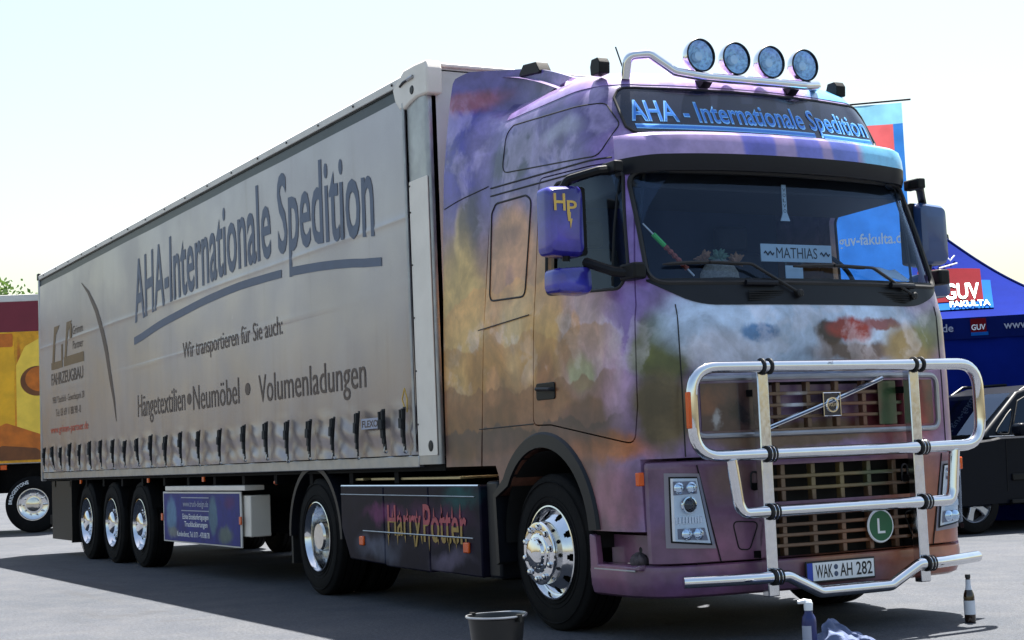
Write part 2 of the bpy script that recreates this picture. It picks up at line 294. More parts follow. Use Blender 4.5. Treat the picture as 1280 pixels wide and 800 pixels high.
# ------------------------------------------------------------------ mesh helpers
class MB:
    def __init__(s): s.v = []; s.f = []
    def add(s, vs_, fs):
        o = len(s.v); s.v += [tuple(p) for p in vs_]; s.f += [tuple(i+o for i in f) for f in fs]; return s
    def box(s, x0, x1, y0, y1, z0, z1):
        v = [(x, y, z) for x in (x0, x1) for y in (y0, y1) for z in (z0, z1)]
        return s.add(v, [(0, 1, 3, 2), (4, 6, 7, 5), (0, 4, 5, 1), (2, 3, 7, 6), (0, 2, 6, 4), (1, 5, 7, 3)])
    def grid(s, fn, nu, nv, closed_u=False):
        o = []
        for j in range(nv+1):
            for i in range(nu + (0 if closed_u else 1)): o.append(fn(i/nu, j/nv))
        W = nu if closed_u else nu+1; f = []
        for j in range(nv):
            for i in range(nu):
                a = j*W+i; b = j*W+(i+1) % W; f.append((a, b, b+W, a+W))
        return s.add(o, f)
    def tube(s, pts, r, n=12, closed=False, cap=True):
        P = [Vector(p) for p in pts]; m = len(P)
        rr = r if isinstance(r, (list, tuple)) else [r]*m
        tans = []
        for i in range(m):
            a = P[(i-1) % m] if (closed or i > 0) else P[0]; b = P[(i+1) % m] if (closed or i < m-1) else P[-1]
            d = b-a; tans.append(d.normalized() if d.length > 1e-9 else Vector((0, 0, 1)))
        t0 = tans[0]; nrm = t0.cross(Vector((0, 0, 1)));
        if nrm.length < .1: nrm = t0.cross(Vector((1, 0, 0)))
        nrm.normalize(); vsx = []; prev = t0
        for i in range(m):
            q = prev.rotation_difference(tans[i]); nrm = (q @ nrm); nrm = (nrm - tans[i]*nrm.dot(tans[i])).normalized(); prev = tans[i]
            bn = tans[i].cross(nrm)
            for k in range(n):
                a = 2*pi*k/n; vsx.append(P[i] + (nrm*cos(a)+bn*sin(a))*rr[i])
        f = []; seg = m if closed else m-1
        for i in range(seg):
            for k in range(n):
                a = i*n+k; b = i*n+(k+1) % n; j = ((i+1) % m)*n
                f.append((a, b, j+(k+1) % n, j+k))
        if cap and not closed: f.append(tuple(range(n-1, -1, -1))); f.append(tuple((m-1)*n+k for k in range(n)))
        return s.add(vsx, f)
    def lathe(s, prof, axis='y', n=48, c=(0, 0, 0), a0=0.0, a1=2*pi, skip=None, flip=False):
        full = abs(a1-a0-2*pi) < 1e-6; cnt = n if full else n+1; vsx = []
        for (r, h) in prof:
            for k in range(cnt):
                a = a0+(a1-a0)*k/n; p, q = r*cos(a), r*sin(a)
                vsx.append({'y': (c[0]+p, c[1]+h, c[2]+q), 'z': (c[0]+p, c[1]+q, c[2]+h), 'x': (c[0]+h, c[1]+p, c[2]+q)}[axis])
        f = []
        for i in range(len(prof)-1):
            for k in range(n):
                if skip and skip(i, a0+(a1-a0)*(k+.5)/n): continue
                a = i*cnt+k; b = i*cnt+(k+1) % cnt; q = (a, b, b+cnt, a+cnt); f.append(q if not flip else q[::-1])
        return s.add(vsx, f)
    def prism(s, poly, axis, h0, h1):
        n = len(poly); m = {'y': lambda u, v, h: (u, h, v), 'x': lambda u, v, h: (h, u, v), 'z': lambda u, v, h: (u, v, h)}[axis]
        v = [m(u, q, h0) for u, q in poly]+[m(u, q, h1) for u, q in poly]
        f = [(i, (i+1) % n, n+(i+1) % n, n+i) for i in range(n)]+[tuple(range(n-1, -1, -1)), tuple(range(n, 2*n))]
        return s.add(v, f)
    def xf(s, M): s.v = [tuple(M @ Vector(p)) for p in s.v]; return s
    def build(s, name, mt, parent=None, smooth=35, bevel=0.0, seg=2, recalc=True, merge=False):
        me = bpy.data.meshes.new(name); me.from_pydata(s.v, [], s.f)
        if recalc or merge:
            b = bmesh.new(); b.from_mesh(me)
            if merge: bmesh.ops.remove_doubles(b, verts=b.verts, dist=1e-5)
            if recalc: bmesh.ops.recalc_face_normals(b, faces=b.faces)
            b.to_mesh(me); b.free()
        me.materials.append(MATS[mt] if isinstance(mt, str) else mt)
        if smooth:
            me.polygons.foreach_set('use_smooth', [True]*len(me.polygons)); me.set_sharp_from_angle(angle=radians(smooth))
        o = bpy.data.objects.new(name, me); col.objects.link(o)
        if parent: o.parent = parent
        if bevel:
            bv = o.modifiers.new('bevel', 'BEVEL'); bv.width = bevel; bv.segments = seg; bv.limit_method = 'ANGLE'; bv.angle_limit = radians(40); bv.harden_normals = False
        return o
def thing(name, label, cat, group=None, loc=(0, 0, 0), rz=0.0):
    o = bpy.data.objects.new(name, None); col.objects.link(o); o.empty_display_size = .2
    o.location = loc; o.rotation_euler = (0, 0, rz); return tag(o, label, cat, group)
def tag(o, label, cat, group=None):
    o['label'] = label; o['category'] = cat
    if group: o['group'] = group
    return o
def structure(o): o['kind'] = 'structure'; return o
def copy_tree(o, parent=None, M=None):
    c = o.copy(); col.objects.link(c); c.parent = parent
    for ch in o.children: copy_tree(ch, c)
    return c
def fillet(pts, r, n=6, closed=False):
    P = [Vector(p) for p in pts]; out = []; m = len(P)
    for i in range(m):
        if not closed and i in (0, m-1): out.append(P[i]); continue
        a, b, c = P[i-1], P[i], P[(i+1) % m]
        rr = r[i] if isinstance(r, (list, tuple)) else r
        u = (a-b).normalized(); v = (c-b).normalized(); ang = u.angle(v)
        d = min(rr/math.tan(ang/2), (a-b).length*.49, (c-b).length*.49) if ang < pi-.02 else 0
        if d < 1e-4: out.append(b); continue
        p0 = b+u*d; p1 = b+v*d
        for k in range(n+1):
            t = k/n; out.append(p0*(1-t)**2 + b*2*t*(1-t) + p1*t*t)
    return out
def rrect(u0, u1, v0, v1, r, n=5):
    out = []
    for cx, cy, a in ((u1-r, v1-r, 0), (u0+r, v1-r, 90), (u0+r, v0+r, 180), (u1-r, v0+r, 270)):
        for k in range(n+1): t = radians(a+90*k/n); out.append((cx+r*cos(t), cy+r*sin(t)))
    return out
def round_poly(pts, r, n=4): return [(p.x, p.y) for p in fillet([(a, b, 0) for a, b in pts], r, n, True)]
def boolean(o, cut, op='DIFFERENCE'):
    md = o.modifiers.new('b', 'BOOLEAN'); md.operation = op; md.object = cut; md.solver = 'EXACT'
    dg = bpy.context.evaluated_depsgraph_get(); dg.update()
    me = bpy.data.meshes.new_from_object(o.evaluated_get(dg), depsgraph=dg); o.modifiers.remove(md); old = o.data; o.data = me
    me.name = o.name; bpy.data.meshes.remove(old)
def drop(o): me = o.data; bpy.data.objects.remove(o); bpy.data.meshes.remove(me)
def shade(o, a=35):
    me = o.data; me.polygons.foreach_set('use_smooth', [True]*len(me.polygons)); me.set_sharp_from_angle(angle=radians(a))

_font_cap = {}
def text_mesh(s, spacing=1.0, bold=0.0, extrude=0.0):
    cu = bpy.data.curves.new('t', 'FONT'); cu.body = s; cu.size = 1.0; cu.space_character = spacing; cu.offset = bold; cu.resolution_u = 3; cu.extrude = extrude
    o = bpy.data.objects.new('t', cu); col.objects.link(o)
    dg = bpy.context.evaluated_depsgraph_get(); me = bpy.data.meshes.new_from_object(o.evaluated_get(dg), depsgraph=dg)
    v = [tuple(p.co) for p in me.vertices]; f = [tuple(p.vertices) for p in me.polygons]
    bpy.data.objects.remove(o); bpy.data.curves.remove(cu); bpy.data.meshes.remove(me); return v, f
def cap_h():
    if 'H' not in _font_cap:
        v, _ = text_mesh('H'); _font_cap['H'] = max(p[1] for p in v)-min(p[1] for p in v)
    return _font_cap['H']
def text(name, s, u0, u1, base_v, cap, place, mt, parent, bold=0.0, bend=None, spacing=1.0):
    """lettering: fits the string between u0 and u1 on its baseline; place(u, v) -> world point"""
    v, f = text_mesh(s, spacing, bold)
    x0 = min(p[0] for p in v); x1 = max(p[0] for p in v); ks = cap/cap_h(); out = []
    for p in v:
        u = u0+(p[0]-x0)/(x1-x0)*(u1-u0); q = base_v+p[1]*ks
        if bend: q += bend(u)
        out.append(place(u, q))
    return MB().add(out, f).build(name, mt, parent, smooth=0, recalc=False)

# ================================================================== SETTING
def gfn(u, v): return (-700+1400*u, -700+1400*v, 0)
structure(MB().grid(gfn, 8, 8).build('ground', 'asphalt', smooth=0))

# ================================================================== WHEELS
def tyre_profile(R, W, r):
    h = W/2
    return [(r, -h*.82), (r+.02, -h*.95), (r+.05, -h*.99), ((R+r)/2, -h*1.0), (R-.06, -h*.96), (R-.03, -h*.90), (R-.008, -h*.84), (R, -h*.76),
            (R, -h*.46), (R-.012, -h*.45), (R-.012, -h*.38), (R, -h*.37), (R, -h*.04), (R-.012, -h*.03), (R-.012, h*.04), (R, h*.05), (R, h*.37), (R-.012, h*.38), (R-.012, h*.45), (R, h*.46),
            (R, h*.76), (R-.03, h*.9), (R-.06, h*.96), ((R+r)/2, h), (r+.02, h*.95), (r, h*.82)]
def hole_skip(ids, n, frac):
    return lambda i, a: i in ids and abs(((a*n/(2*pi)) % 1)-.5) < frac
def nuts(parent, mt, R, y, n, r, h):
    o = MB().lathe([(r*1.25, 0), (r*1.2, -h*.25), (r, -h*.3), (r*.9, -h*.85), (r*.6, -h), (.0005, -h*1.02)], 'y', 8).build('wheel_nut', mt, parent)
    for k in range(n):
        q = o
        if k: q = o.copy(); col.objects.link(q); q.parent = parent
        a = 2*pi*k/n; q.location = (R*cos(a), y, R*sin(a))
def make_wheel(kind, parent=None):
    """axis along y, outer face towards -y, y = 0 is the outer tyre wall"""
    w_ = bpy.data.objects.new('wheel', None); col.objects.link(w_); w_.parent = parent
    R = .505; W = .30
    t = MB().lathe(tyre_profile(R, W, .292), 'y', 72, (0, W/2, 0))
    if kind == 'drive': t.lathe(tyre_profile(R, W, .292), 'y', 72, (0, W*1.5+.03, 0))
    for rr in (.33, .36, .455): t.lathe([(rr-.004, -.001+.004), (rr, -.003), (rr+.004, .003)], 'y', 64, (0, 0, 0))
    t.build('tyre', 'tyre', w_, smooth=40)
    if kind == 'steer':
        # fine radial steps so the hand holes are cut as ovals
        prof = [(.306, .012), (.303, -.004), (.294, -.006), (.286, .012), (.280, .03)]+[(.270-.012*i/1.0, .034-.011*i) for i in range(6)]+[(.195, -.032), (.19, -.036), (.10, -.036)]
        def sk(i, a):
            k = ((a*10/(2*pi)) % 1)-.5
            if i < 5 or i > 8: return False
            return (k/.17)**2+((i-6.5)/2.1)**2 < 1
        m = MB().lathe(prof, 'y', 200, skip=sk); rim = m.build('rim', 'polished', w_)
        MB().lathe([(.285, .1), (.27, .06), (.12, .03)], 'y', 40).build('barrel', 'black_gap', w_)
        h = MB().lathe([(.20, -.02), (.204, -.085), (.198, -.093), (.19, -.095), (.155, -.095), (.13, -.097), (.125, -.104), (.105, -.11), (.1, -.13), (.07, -.142), (.001, -.146)], 'y', 64)
        hub = h.build('hub', 'chrome', w_); nuts(w_, 'polished', .168, -.093, 10, .019, .024)
        m = MB()
        for k in range(12):
            a = 2*pi*k/12; m.box(-.006, .006, -.135, -.128, .05, .095); n0 = len(m.v)-8
            for j in range(n0, n0+8):
                x, y, z = m.v[j]; m.v[j] = (x*cos(a)-z*sin(a), y, x*sin(a)+z*cos(a))
        m.build('hub_ribs', 'hubcap', w_)['kind'] = 'stuff'
    elif kind == 'drive':
        m = MB().lathe([(.306, .012), (.303, -.004), (.296, -.006), (.288, .014), (.276, .03), (.270, .06), (.268, .17), (.262, .185), (.2, .19), (.12, .188)], 'y', 96); rim = m.build('rim', 'polished', w_)
        hub = MB().lathe([(.15, .188), (.148, .12), (.13, .10), (.125, .03), (.11, .012), (.03, .008), (.001, .008)], 'y', 48).build('hub', 'hubcap', w_)
        nuts(w_, 'chrome', .172, .188, 10, .015, .05)
    else:
        prof = [(.306, .012), (.303, -.004), (.296, -.006), (.288, .014), (.278, .04), (.272, .07)]+[(.266-.011*i, .076+.002*i) for i in range(6)]+[(.19, .085), (.12, .08)]
        def sk(i, a):
            k = ((a*10/(2*pi)) % 1)-.5
            if i < 6 or i > 9: return False
            return (k/.2)**2+((i-7.5)/2.2)**2 < 1
        rim = MB().lathe(prof, 'y', 160, skip=sk).build('rim', 'polished', w_)
        MB().lathe([(.275, .14), (.1, .13)], 'y', 32).build('barrel', 'black_gap', w_)
        hub = MB().lathe([(.14, .08), (.138, .0), (.12, -.02), (.08, -.03), (.001, -.03)], 'y', 40).build('hub', 'chrome', w_)
        nuts(w_, 'chrome', .168, .082, 10, .016, .05)
    return w_
steer = None

# ================================================================== TRACTOR
trk = thing('tractor_truck', 'tractor unit airbrushed in purple and gold with chrome bull bar and four roof lamps', 'truck')
ZL = [.66, 1.06, 1.5, 1.92, 2.05, 2.2, 2.5, 2.83, 3.0, 3.15, 3.3, 3.42, 3.5, 3.56, 3.6, 3.63]
XF = [1.41, 1.42, 1.42, 1.41, 1.38, 1.345, 1.25, 1.13, 1.04, .95, .88, .82, .76, .68, .52, .3]
WW = [1.235, 1.24, 1.24, 1.235, 1.23, 1.22, 1.205, 1.19, 1.18, 1.165, 1.145, 1.115, 1.075, 1.01, .9, .65]
XR = [-.88, -.87, -.83, -.79, -.78, -.765, -.73, -.70, -.675, -.65, -.62, -.58, -.54, -.50, -.44, -.3]
CA, CB, SAG = .30, .36, .09
def itp(z, tab):
    if z <= ZL[0]: return tab[0]
    for i in range(len(ZL)-1):
        if z <= ZL[i+1]: t = (z-ZL[i])/(ZL[i+1]-ZL[i]); return tab[i]*(1-t)+tab[i+1]*t
    return tab[-1]
def smooth_itp(z, tab):
    return (itp(z-.03, tab)+2*itp(z, tab)+itp(z+.03, tab))/4 if .7 < z < 3.4 else itp(z, tab)
def fx(y, z, off=0.0):
    xf = itp(z, XF)+off; w_ = itp(z, WW)+off; yc = w_-CA; a = abs(y)
    if a <= yc: return xf-SAG*(a/yc)**2
    s = min(1, (a-yc)/CA); return xf-SAG-CB*(1-sqrt(max(0, 1-s*s)))
def side_y(x, z):
    xf = itp(z, XF); w_ = itp(z, WW); xs = xf-SAG-CB
    if x <= xs: return w_
    c_ = max(0, 1-(x-xs)/CB*1.0); c_ = min(1, (xf-SAG-x)/CB); c_ = 1-c_
    return w_-CA+CA*sqrt(max(0, 1-c_*c_))
def on_front(off): return lambda y, z: (fx(y, z, 0)+off, y, z)
def loop(z, inset=0.0, zz=None, ns=9, nc=10, nf=18):
    xf = itp(z, XF)-inset; w_ = itp(z, WW)-inset; xr = itp(z, XR)+inset; q = z if zz is None else zz
    yc = w_-CA; P = []; xs = xf-SAG-CB
    for i in range(ns): P.append((xr+.03+(xs-xr-.03)*i/ns, -w_, q))
    for i in range(nc): t = pi/2*(1-i/nc); P.append((xf-SAG-CB*(1-cos(t)), -(yc+CA*sin(t)), q))
    for i in range(nf+1): y = -yc+2*yc*i/nf; P.append((xf-SAG*(y/yc)**2, y, q))
    for i in range(1, nc+1): t = pi/2*i/nc; P.append((xf-SAG-CB*(1-cos(t)), (yc+CA*sin(t)), q))
    for i in range(1, ns+1): P.append((xs-(xs-xr-.03)*i/ns, w_, q))
    for i in range(1, 8): P.append((xr, w_-.03-(2*w_-.06)*(i-1)/6, q))
    return P
def loft(levels, inset=0.0, zs=None):
    mb = MB(); N = None
    for k, z in enumerate(levels):
        L = loop(z, inset, None if zs is None else zs[k]); N = len(L); mb.v += L
    for k in range(len(levels)-1):
        for i in range(N): a = k*N+i; b = k*N+(i+1) % N; mb.f.append((a, b, b+N, a+N))
    mb.f.append(tuple(range(N-1, -1, -1))); mb.f.append(tuple((len(levels)-1)*N+i for i in range(N))); return mb
lv = [.66, .8, .95, 1.06, 1.2, 1.35, 1.5, 1.65, 1.8, 1.92, 1.99, 2.05, 2.12, 2.2, 2.35, 2.5, 2.65, 2.83, 2.92, 3.0, 3.08, 3.15, 3.22, 3.3, 3.36, 3.42, 3.46, 3.5, 3.53, 3.56, 3.58, 3.6, 3.615, 3.63]
cab = loft(lv).build('cab_body', 'mural', trk)
def cutter(mb): return mb.build('cutter', 'black_gap', None, smooth=0)
def cut(o, mb, op='DIFFERENCE'): c = cutter(mb); boolean(o, c, op); drop(c)
inner = [z for z in lv if 1.42 <= z <= 3.42]
cut(cab, loft(inner, .055))
cut(cab, MB().prism([(1.135, .5), (2, .5), (2, 1.085), (1.135, 1.085)], 'y', -2, 2))          # recess for the bumper
arch = [(-.60, .4), (-.62, .86)]+[(.03+.57*cos(radians(a)), .62+.565*sin(radians(a))) for a in range(146, 4, -9)]+[(.60, .4)]
cut(cab, MB().prism([(-1.5, .3), (-1.5, 1.075), (-.64, 1.075), (-.60, 1.0), (-.60, .3)], 'y', -2, 2))
cut(cab, MB().prism(arch, 'y', -2, 2))
cut(cab, MB().box(-1.3, 1.05, -.95, .95, .3, 1.30))                                            # under-floor
wscr = round_poly([(-1.12, 2.12), (1.12, 2.12), (1.085, 2.84), (-1.085, 2.84)], .10, 6)
cut(cab, MB().prism(wscr, 'x', .2, 2))
sidew = round_poly([(.13, 2.17), (1.03, 2.11), (1.06, 2.25), (.98, 2.62), (.93, 2.86), (.26, 2.88), (.14, 2.72)], .07, 5)
cut(cab, MB().prism(sidew, 'y', -2, 2))
doorp = round_poly([(-.08, 1.335), (.15, 1.33), (1.10, 1.185), (1.13, 1.4), (1.13, 2.0), (1.10, 2.2), (.985, 2.90), (.04, 2.945)], .05, 4)
def grow(poly, d):
    cx = sum(p[0] for p in poly)/len(poly); cz = sum(p[1] for p in poly)/len(poly); n = len(poly); out = []
    for i in range(n):
        a = Vector(poly[i-1]); b = Vector(poly[(i+1) % n]); t = (b-a).normalized(); nn = Vector((t.y, -t.x)); out.append((poly[i][0]+nn.x*d, poly[i][1]+nn.y*d))
    return out
area = sum(doorp[i-1][0]*doorp[i][1]-doorp[i][0]*doorp[i-1][1] for i in range(len(doorp)))
gd = .009 if area > 0 else -.009
for s in (-1, 1):
    d = bpy.data.objects.new('door', cab.data.copy()); col.objects.link(d); d.parent = trk
    cut(d, MB().prism(doorp, 'y', 1.02*s, 2*s) if s > 0 else MB().prism(doorp, 'y', -2, -1.02), 'INTERSECT'); shade(d)
    cut(cab, MB().prism(grow(doorp, gd), 'y', 1.02*s, 2*s) if s > 0 else MB().prism(grow(doorp, gd), 'y', -2, -1.02))
    ys = lambda z: s*itp(z, WW)
    # door handle, window seal and pane belong to the door
    MB().prism(rrect(-.02, .225, 1.49, 1.60, .02), 'y', s*1.225, s*1.247).build('handle_recess', 'black_plastic', d, bevel=.004)
    MB().tube(fillet([(.0, s*1.245, 1.56), (.02, s*1.268, 1.565), (.20, s*1.268, 1.555), (.215, s*1.245, 1.55)], .015), .012, 8).build('handle', 'dark_trim', d)
    MB().tube([(x, s*(side_y(x, z)+.001), z) for x, z in sidew], .011, 6, True).build('window_seal', 'rubber', d)
    MB().grid(lambda u, v: (.08+.99*u, s*(side_y(.08+.99*u, 2.06+.86*v)-.035), 2.06+.86*v), 16, 8).build('side_window', 'side_glass', d)
    MB().tube([(.90, s*(side_y(.90, z)-.03), z) for z in (2.14, 2.3, 2.5, 2.7, 2.84)], .009, 6).build('quarter_bar', 'rubber', d)
    # black inner gap behind the seam
    MB().tube([(x-(.035 if x > 1.0 else 0), s*(side_y(x, z)-.032), z) for x, z in doorp], .012, 4, True).build('door_seal', 'black_gap', trk)
shade(cab)
# roof is painted in lilac to blue
rz = [z for z in lv if z >= 3.47]
rl = loft([3.46]+rz, -.004, [3.46]+[z+.004 for z in rz]); rl.build('roof_skin', 'roof_paint', trk)
# seams and painted-over windows of the sleeper
def side_path(poly, s=-1, lift=.001):
    P = []
    for i in range(len(poly)):
        a = poly[i]; b = poly[(i+1) % len(poly)]; n = max(1, int(math.hypot(b[0]-a[0], b[1]-a[1])/.06))
        for k in range(n): x = a[0]+(b[0]-a[0])*k/n; z = a[1]+(b[1]-a[1])*k/n; P.append((x, s*(side_y(x, z)+lift), z))
    return P
MB().tube(side_path(round_poly([(-.50, 3.08), (.76, 2.97), (.80, 3.17), (.68, 3.33), (-.40, 3.40), (-.48, 3.36)], .08)), .0045, 6, True).build('locker_seal', 'rubber', trk)
MB().tube(side_path(round_poly([(-.67, 2.21), (-.16, 2.19), (-.07, 2.83), (-.15, 2.87), (-.58, 2.88), (-.64, 2.82)], .06)), .007, 6, True).build('sleeper_window_seal', 'rubber', trk)
for zo in (0, .055): MB().tube([(x, -side_y(x, 3.0-zo-.055*(x+.65)/1.6)-.001, 3.0-zo-.055*(x+.65)/1.6) for x in [-.66+.05*i for i in range(31)]], .006, 5).build('body_groove', 'rubber', trk)
MB().tube([(-.82, -1.241, 2.02), (-.09, -1.237, 2.06)], .004, 5).build('body_groove', 'rubber', trk)
MB().tube([(-.86, -1.242, 1.33), (-.08, -1.242, 1.34)], .004, 5).build('body_groove', 'rubber', trk)
# arch lip
al = [(-.60, .42), (-.62, .86)]+[(.03+.57*cos(radians(a)), .62+.565*sin(radians(a))) for a in range(146, 4, -6)]+[(.60, .66)]
for s in (-1, 1):
    mb = MB(); n = len(al)
    for i, (x, z) in enumerate(al):
        c = Vector((.03, .62)); d_ = (Vector((x, z))-c).normalized(); thick = .10 if i > 1 else .06
        for (o, yy) in ((0.0, 1.262), (thick*.85, 1.258), (thick, 1.24), (0.0, .92)):
            mb.v.append((x+d_.x*o, s*yy, z+d_.y*o))
    for i in range(n-1):
        for k in range(3): a = i*4+k; mb.f.append((a, a+1, a+5, a+4))
        mb.f.append((i*4+3, i*4, i*4+4, i*4+7))
    mb.build('wheel_arch', 'dark_trim', trk)
    MB().grid(lambda u, v: (.03+.60*cos(radians(-5+190*u)), s*(.55+.67*v), .60+.56*sin(radians(-5+190*u))), 24, 2).build('arch_liner', 'black_gap', trk)

# ---- bumper
def bump_loop(z, xback, off):
    ref = loop(.8); ids = [i for i, p in enumerate(ref) if p[0] > xback+.01]; L = loop(max(z, .66), -off)
    return [(xback, L[ids[0]][1], z)]+[(max(L[i][0], xback+.005), L[i][1], z) for i in ids]+[(xback, L[ids[-1]][1], z)]
def bump(zs, offs, xback, holes=()):
    mb = MB(); N = None
    for z, o in zip(zs, offs):
        L = bump_loop(z, xback, o); N = len(L); mb.v += L
    for k in range(len(zs)-1):
        for i in range(N-1):
            a = k*N+i; ym = (mb.v[a][1]+mb.v[a+1][1])/2; zm = (zs[k]+zs[k+1])/2
            if holes and -.56 < ym < .67 and any(p < zm < q for p, q in holes): continue
            mb.f.append((a, a+1, a+1+N, a+N))
    M = len(mb.v)
    # returns at top and bottom
    for k in (0, len(zs)-1):
        L = mb.v[k*N:(k+1)*N]; o = len(mb.v); cx = .6
        mb.v += [(x-.10 if abs(y) < 1.0 else x-.04, y*.9, z) for x, y, z in L]
        for i in range(N-1): a = k*N+i; mb.f.append((a, a+1, o+i+1, o+i))
    return mb
ub = bump([.47, .475, .72, .80, 1.02, 1.045, 1.06, 1.068], [.0, .008, .012, .012, .010, .009, .004, -.01], 1.145, ((.475, .72), (.80, 1.02))).build('bumper', 'bumper_paint', trk)
lb = bump([.27, .285, .33, .42, .452, .46], [-.03, -.006, .008, .014, .010, .0], .58).build('bumper_skirt', 'bumper_paint', trk)
# cab front: opening for upper grille
cut(cab, MB().box(1.31, 1.6, -.50, .62, 1.235, 1.515)); shade(cab)
MB().box(1.10, 1.30, -.95, .95, .45, 1.12).build('radiator', 'black_gap', trk)
MB().box(1.24, 1.305, -.52, .64, 1.22, 1.53).build('grille_backing', 'black_gap', trk)
def grille(rows, z0, z1, cols_y, y0, y1, x, name, rec=.0):
    g = bpy.data.objects.new(name, None); col.objects.link(g); g.parent = trk
    for k in range(rows):
        z = z0+(z1-z0)*(k+1)/(rows+1)
        def slat(u, v):
            y = y0+(y1-y0)*u; q = [(-.045, -.010), (.0, -.011), (.004, -.006), (.004, .008), (.0, .011), (-.045, .007)][int(round(v*5))]
            return (fx(y, z)+x+q[0], y, z+q[1])
        MB().grid(slat, 10, 5).build('slat', 'grille_paint', g)
    for y in cols_y:
        MB().box(fx(y, z1)+x-.05, fx(y, z1)+x-.006, y-.016, y+.016, z0, z1).build('bar', 'grille_paint', g, bevel=.004)
    return g
cy = [-.36, -.14, .08, .30, .52]
grille(3, 1.235, 1.515, cy, -.5, .62, -.015, 'upper_grille')
grille(2, .80, 1.02, cy, -.555, .665, -.012, 'middle_grille')
grille(3, .475, .72, cy, -.555, .665, -.012, 'lower_grille')
# painted patches on the upper grille, side panels and chrome frame
MB().grid(lambda u, v: (fx(.36+.2*u, 1.4)-.004, .40+.16*u, 1.24+.27*v), 3, 3).build('grille_panel', 'grille_paint', trk)
for (a, b) in ((-.90, -.50), (.62, .90)):
    MB().grid(lambda u, v: (fx(a+(b-a)*u, 1.37)+.006, a+(b-a)*u, 1.235+.28*v), 8, 4).build('grille_side_panel', 'panel_paint', trk)
frame = round_poly([(-.945, 1.205), (.945, 1.205), (.945, 1.545), (-.945, 1.545)], .07, 6)
fr2 = []
for i in range(len(frame)):
    a = Vector(frame[i]); b = Vector(frame[(i+1) % len(frame)]); k = max(1, int((b-a).length/.08))
    for j in range(k): p = a.lerp(b, j/k); fr2.append((fx(p.x, p.y)+.006, p.x, p.y))
MB().tube(fr2, .017, 8, True).build('grille_frame', 'alu', trk)
dg = [(fx(y, 1.37)+.02, y, 1.215+.31*(y+.56)/.98) for y in [-.56+.098*i for i in range(11)]]
mb = MB().tube([(x, y, z) for x, y, z in dg], .016, 8); mb.build('diagonal_bar', 'chrome', trk)
MB().tube([(x+.012, y, z) for x, y, z in dg], .006, 6).build('diagonal_stripe', 'print_blue', trk)
em = MB().box(1.43, 1.452, -.075, .055, 1.30, 1.44).build('emblem', 'sign_navy', trk, bevel=.008)
MB().tube([(1.454, -.075+.13*a, 1.30+.14*b) for a, b in ((0, 0), (1, 0), (1, 1), (0, 1))], .005, 6, True).build('emblem_rim', 'chrome', em)
MB().tube([(1.455, -.01+.042*cos(t*pi/12), 1.367+.042*sin(t*pi/12)) for t in range(24)], .008, 6, True).build('emblem_ring', 'chrome', em)
text('emblem_letters', 'VOLVO', -.045, .025, 1.358, .02, lambda u, v: (1.4645, u, v), 'chrome', em, .004)
MB().tube([(1.456, .022, 1.395), (1.456, .045, 1.42)], .006, 6).build('emblem_arrow', 'chrome', em)

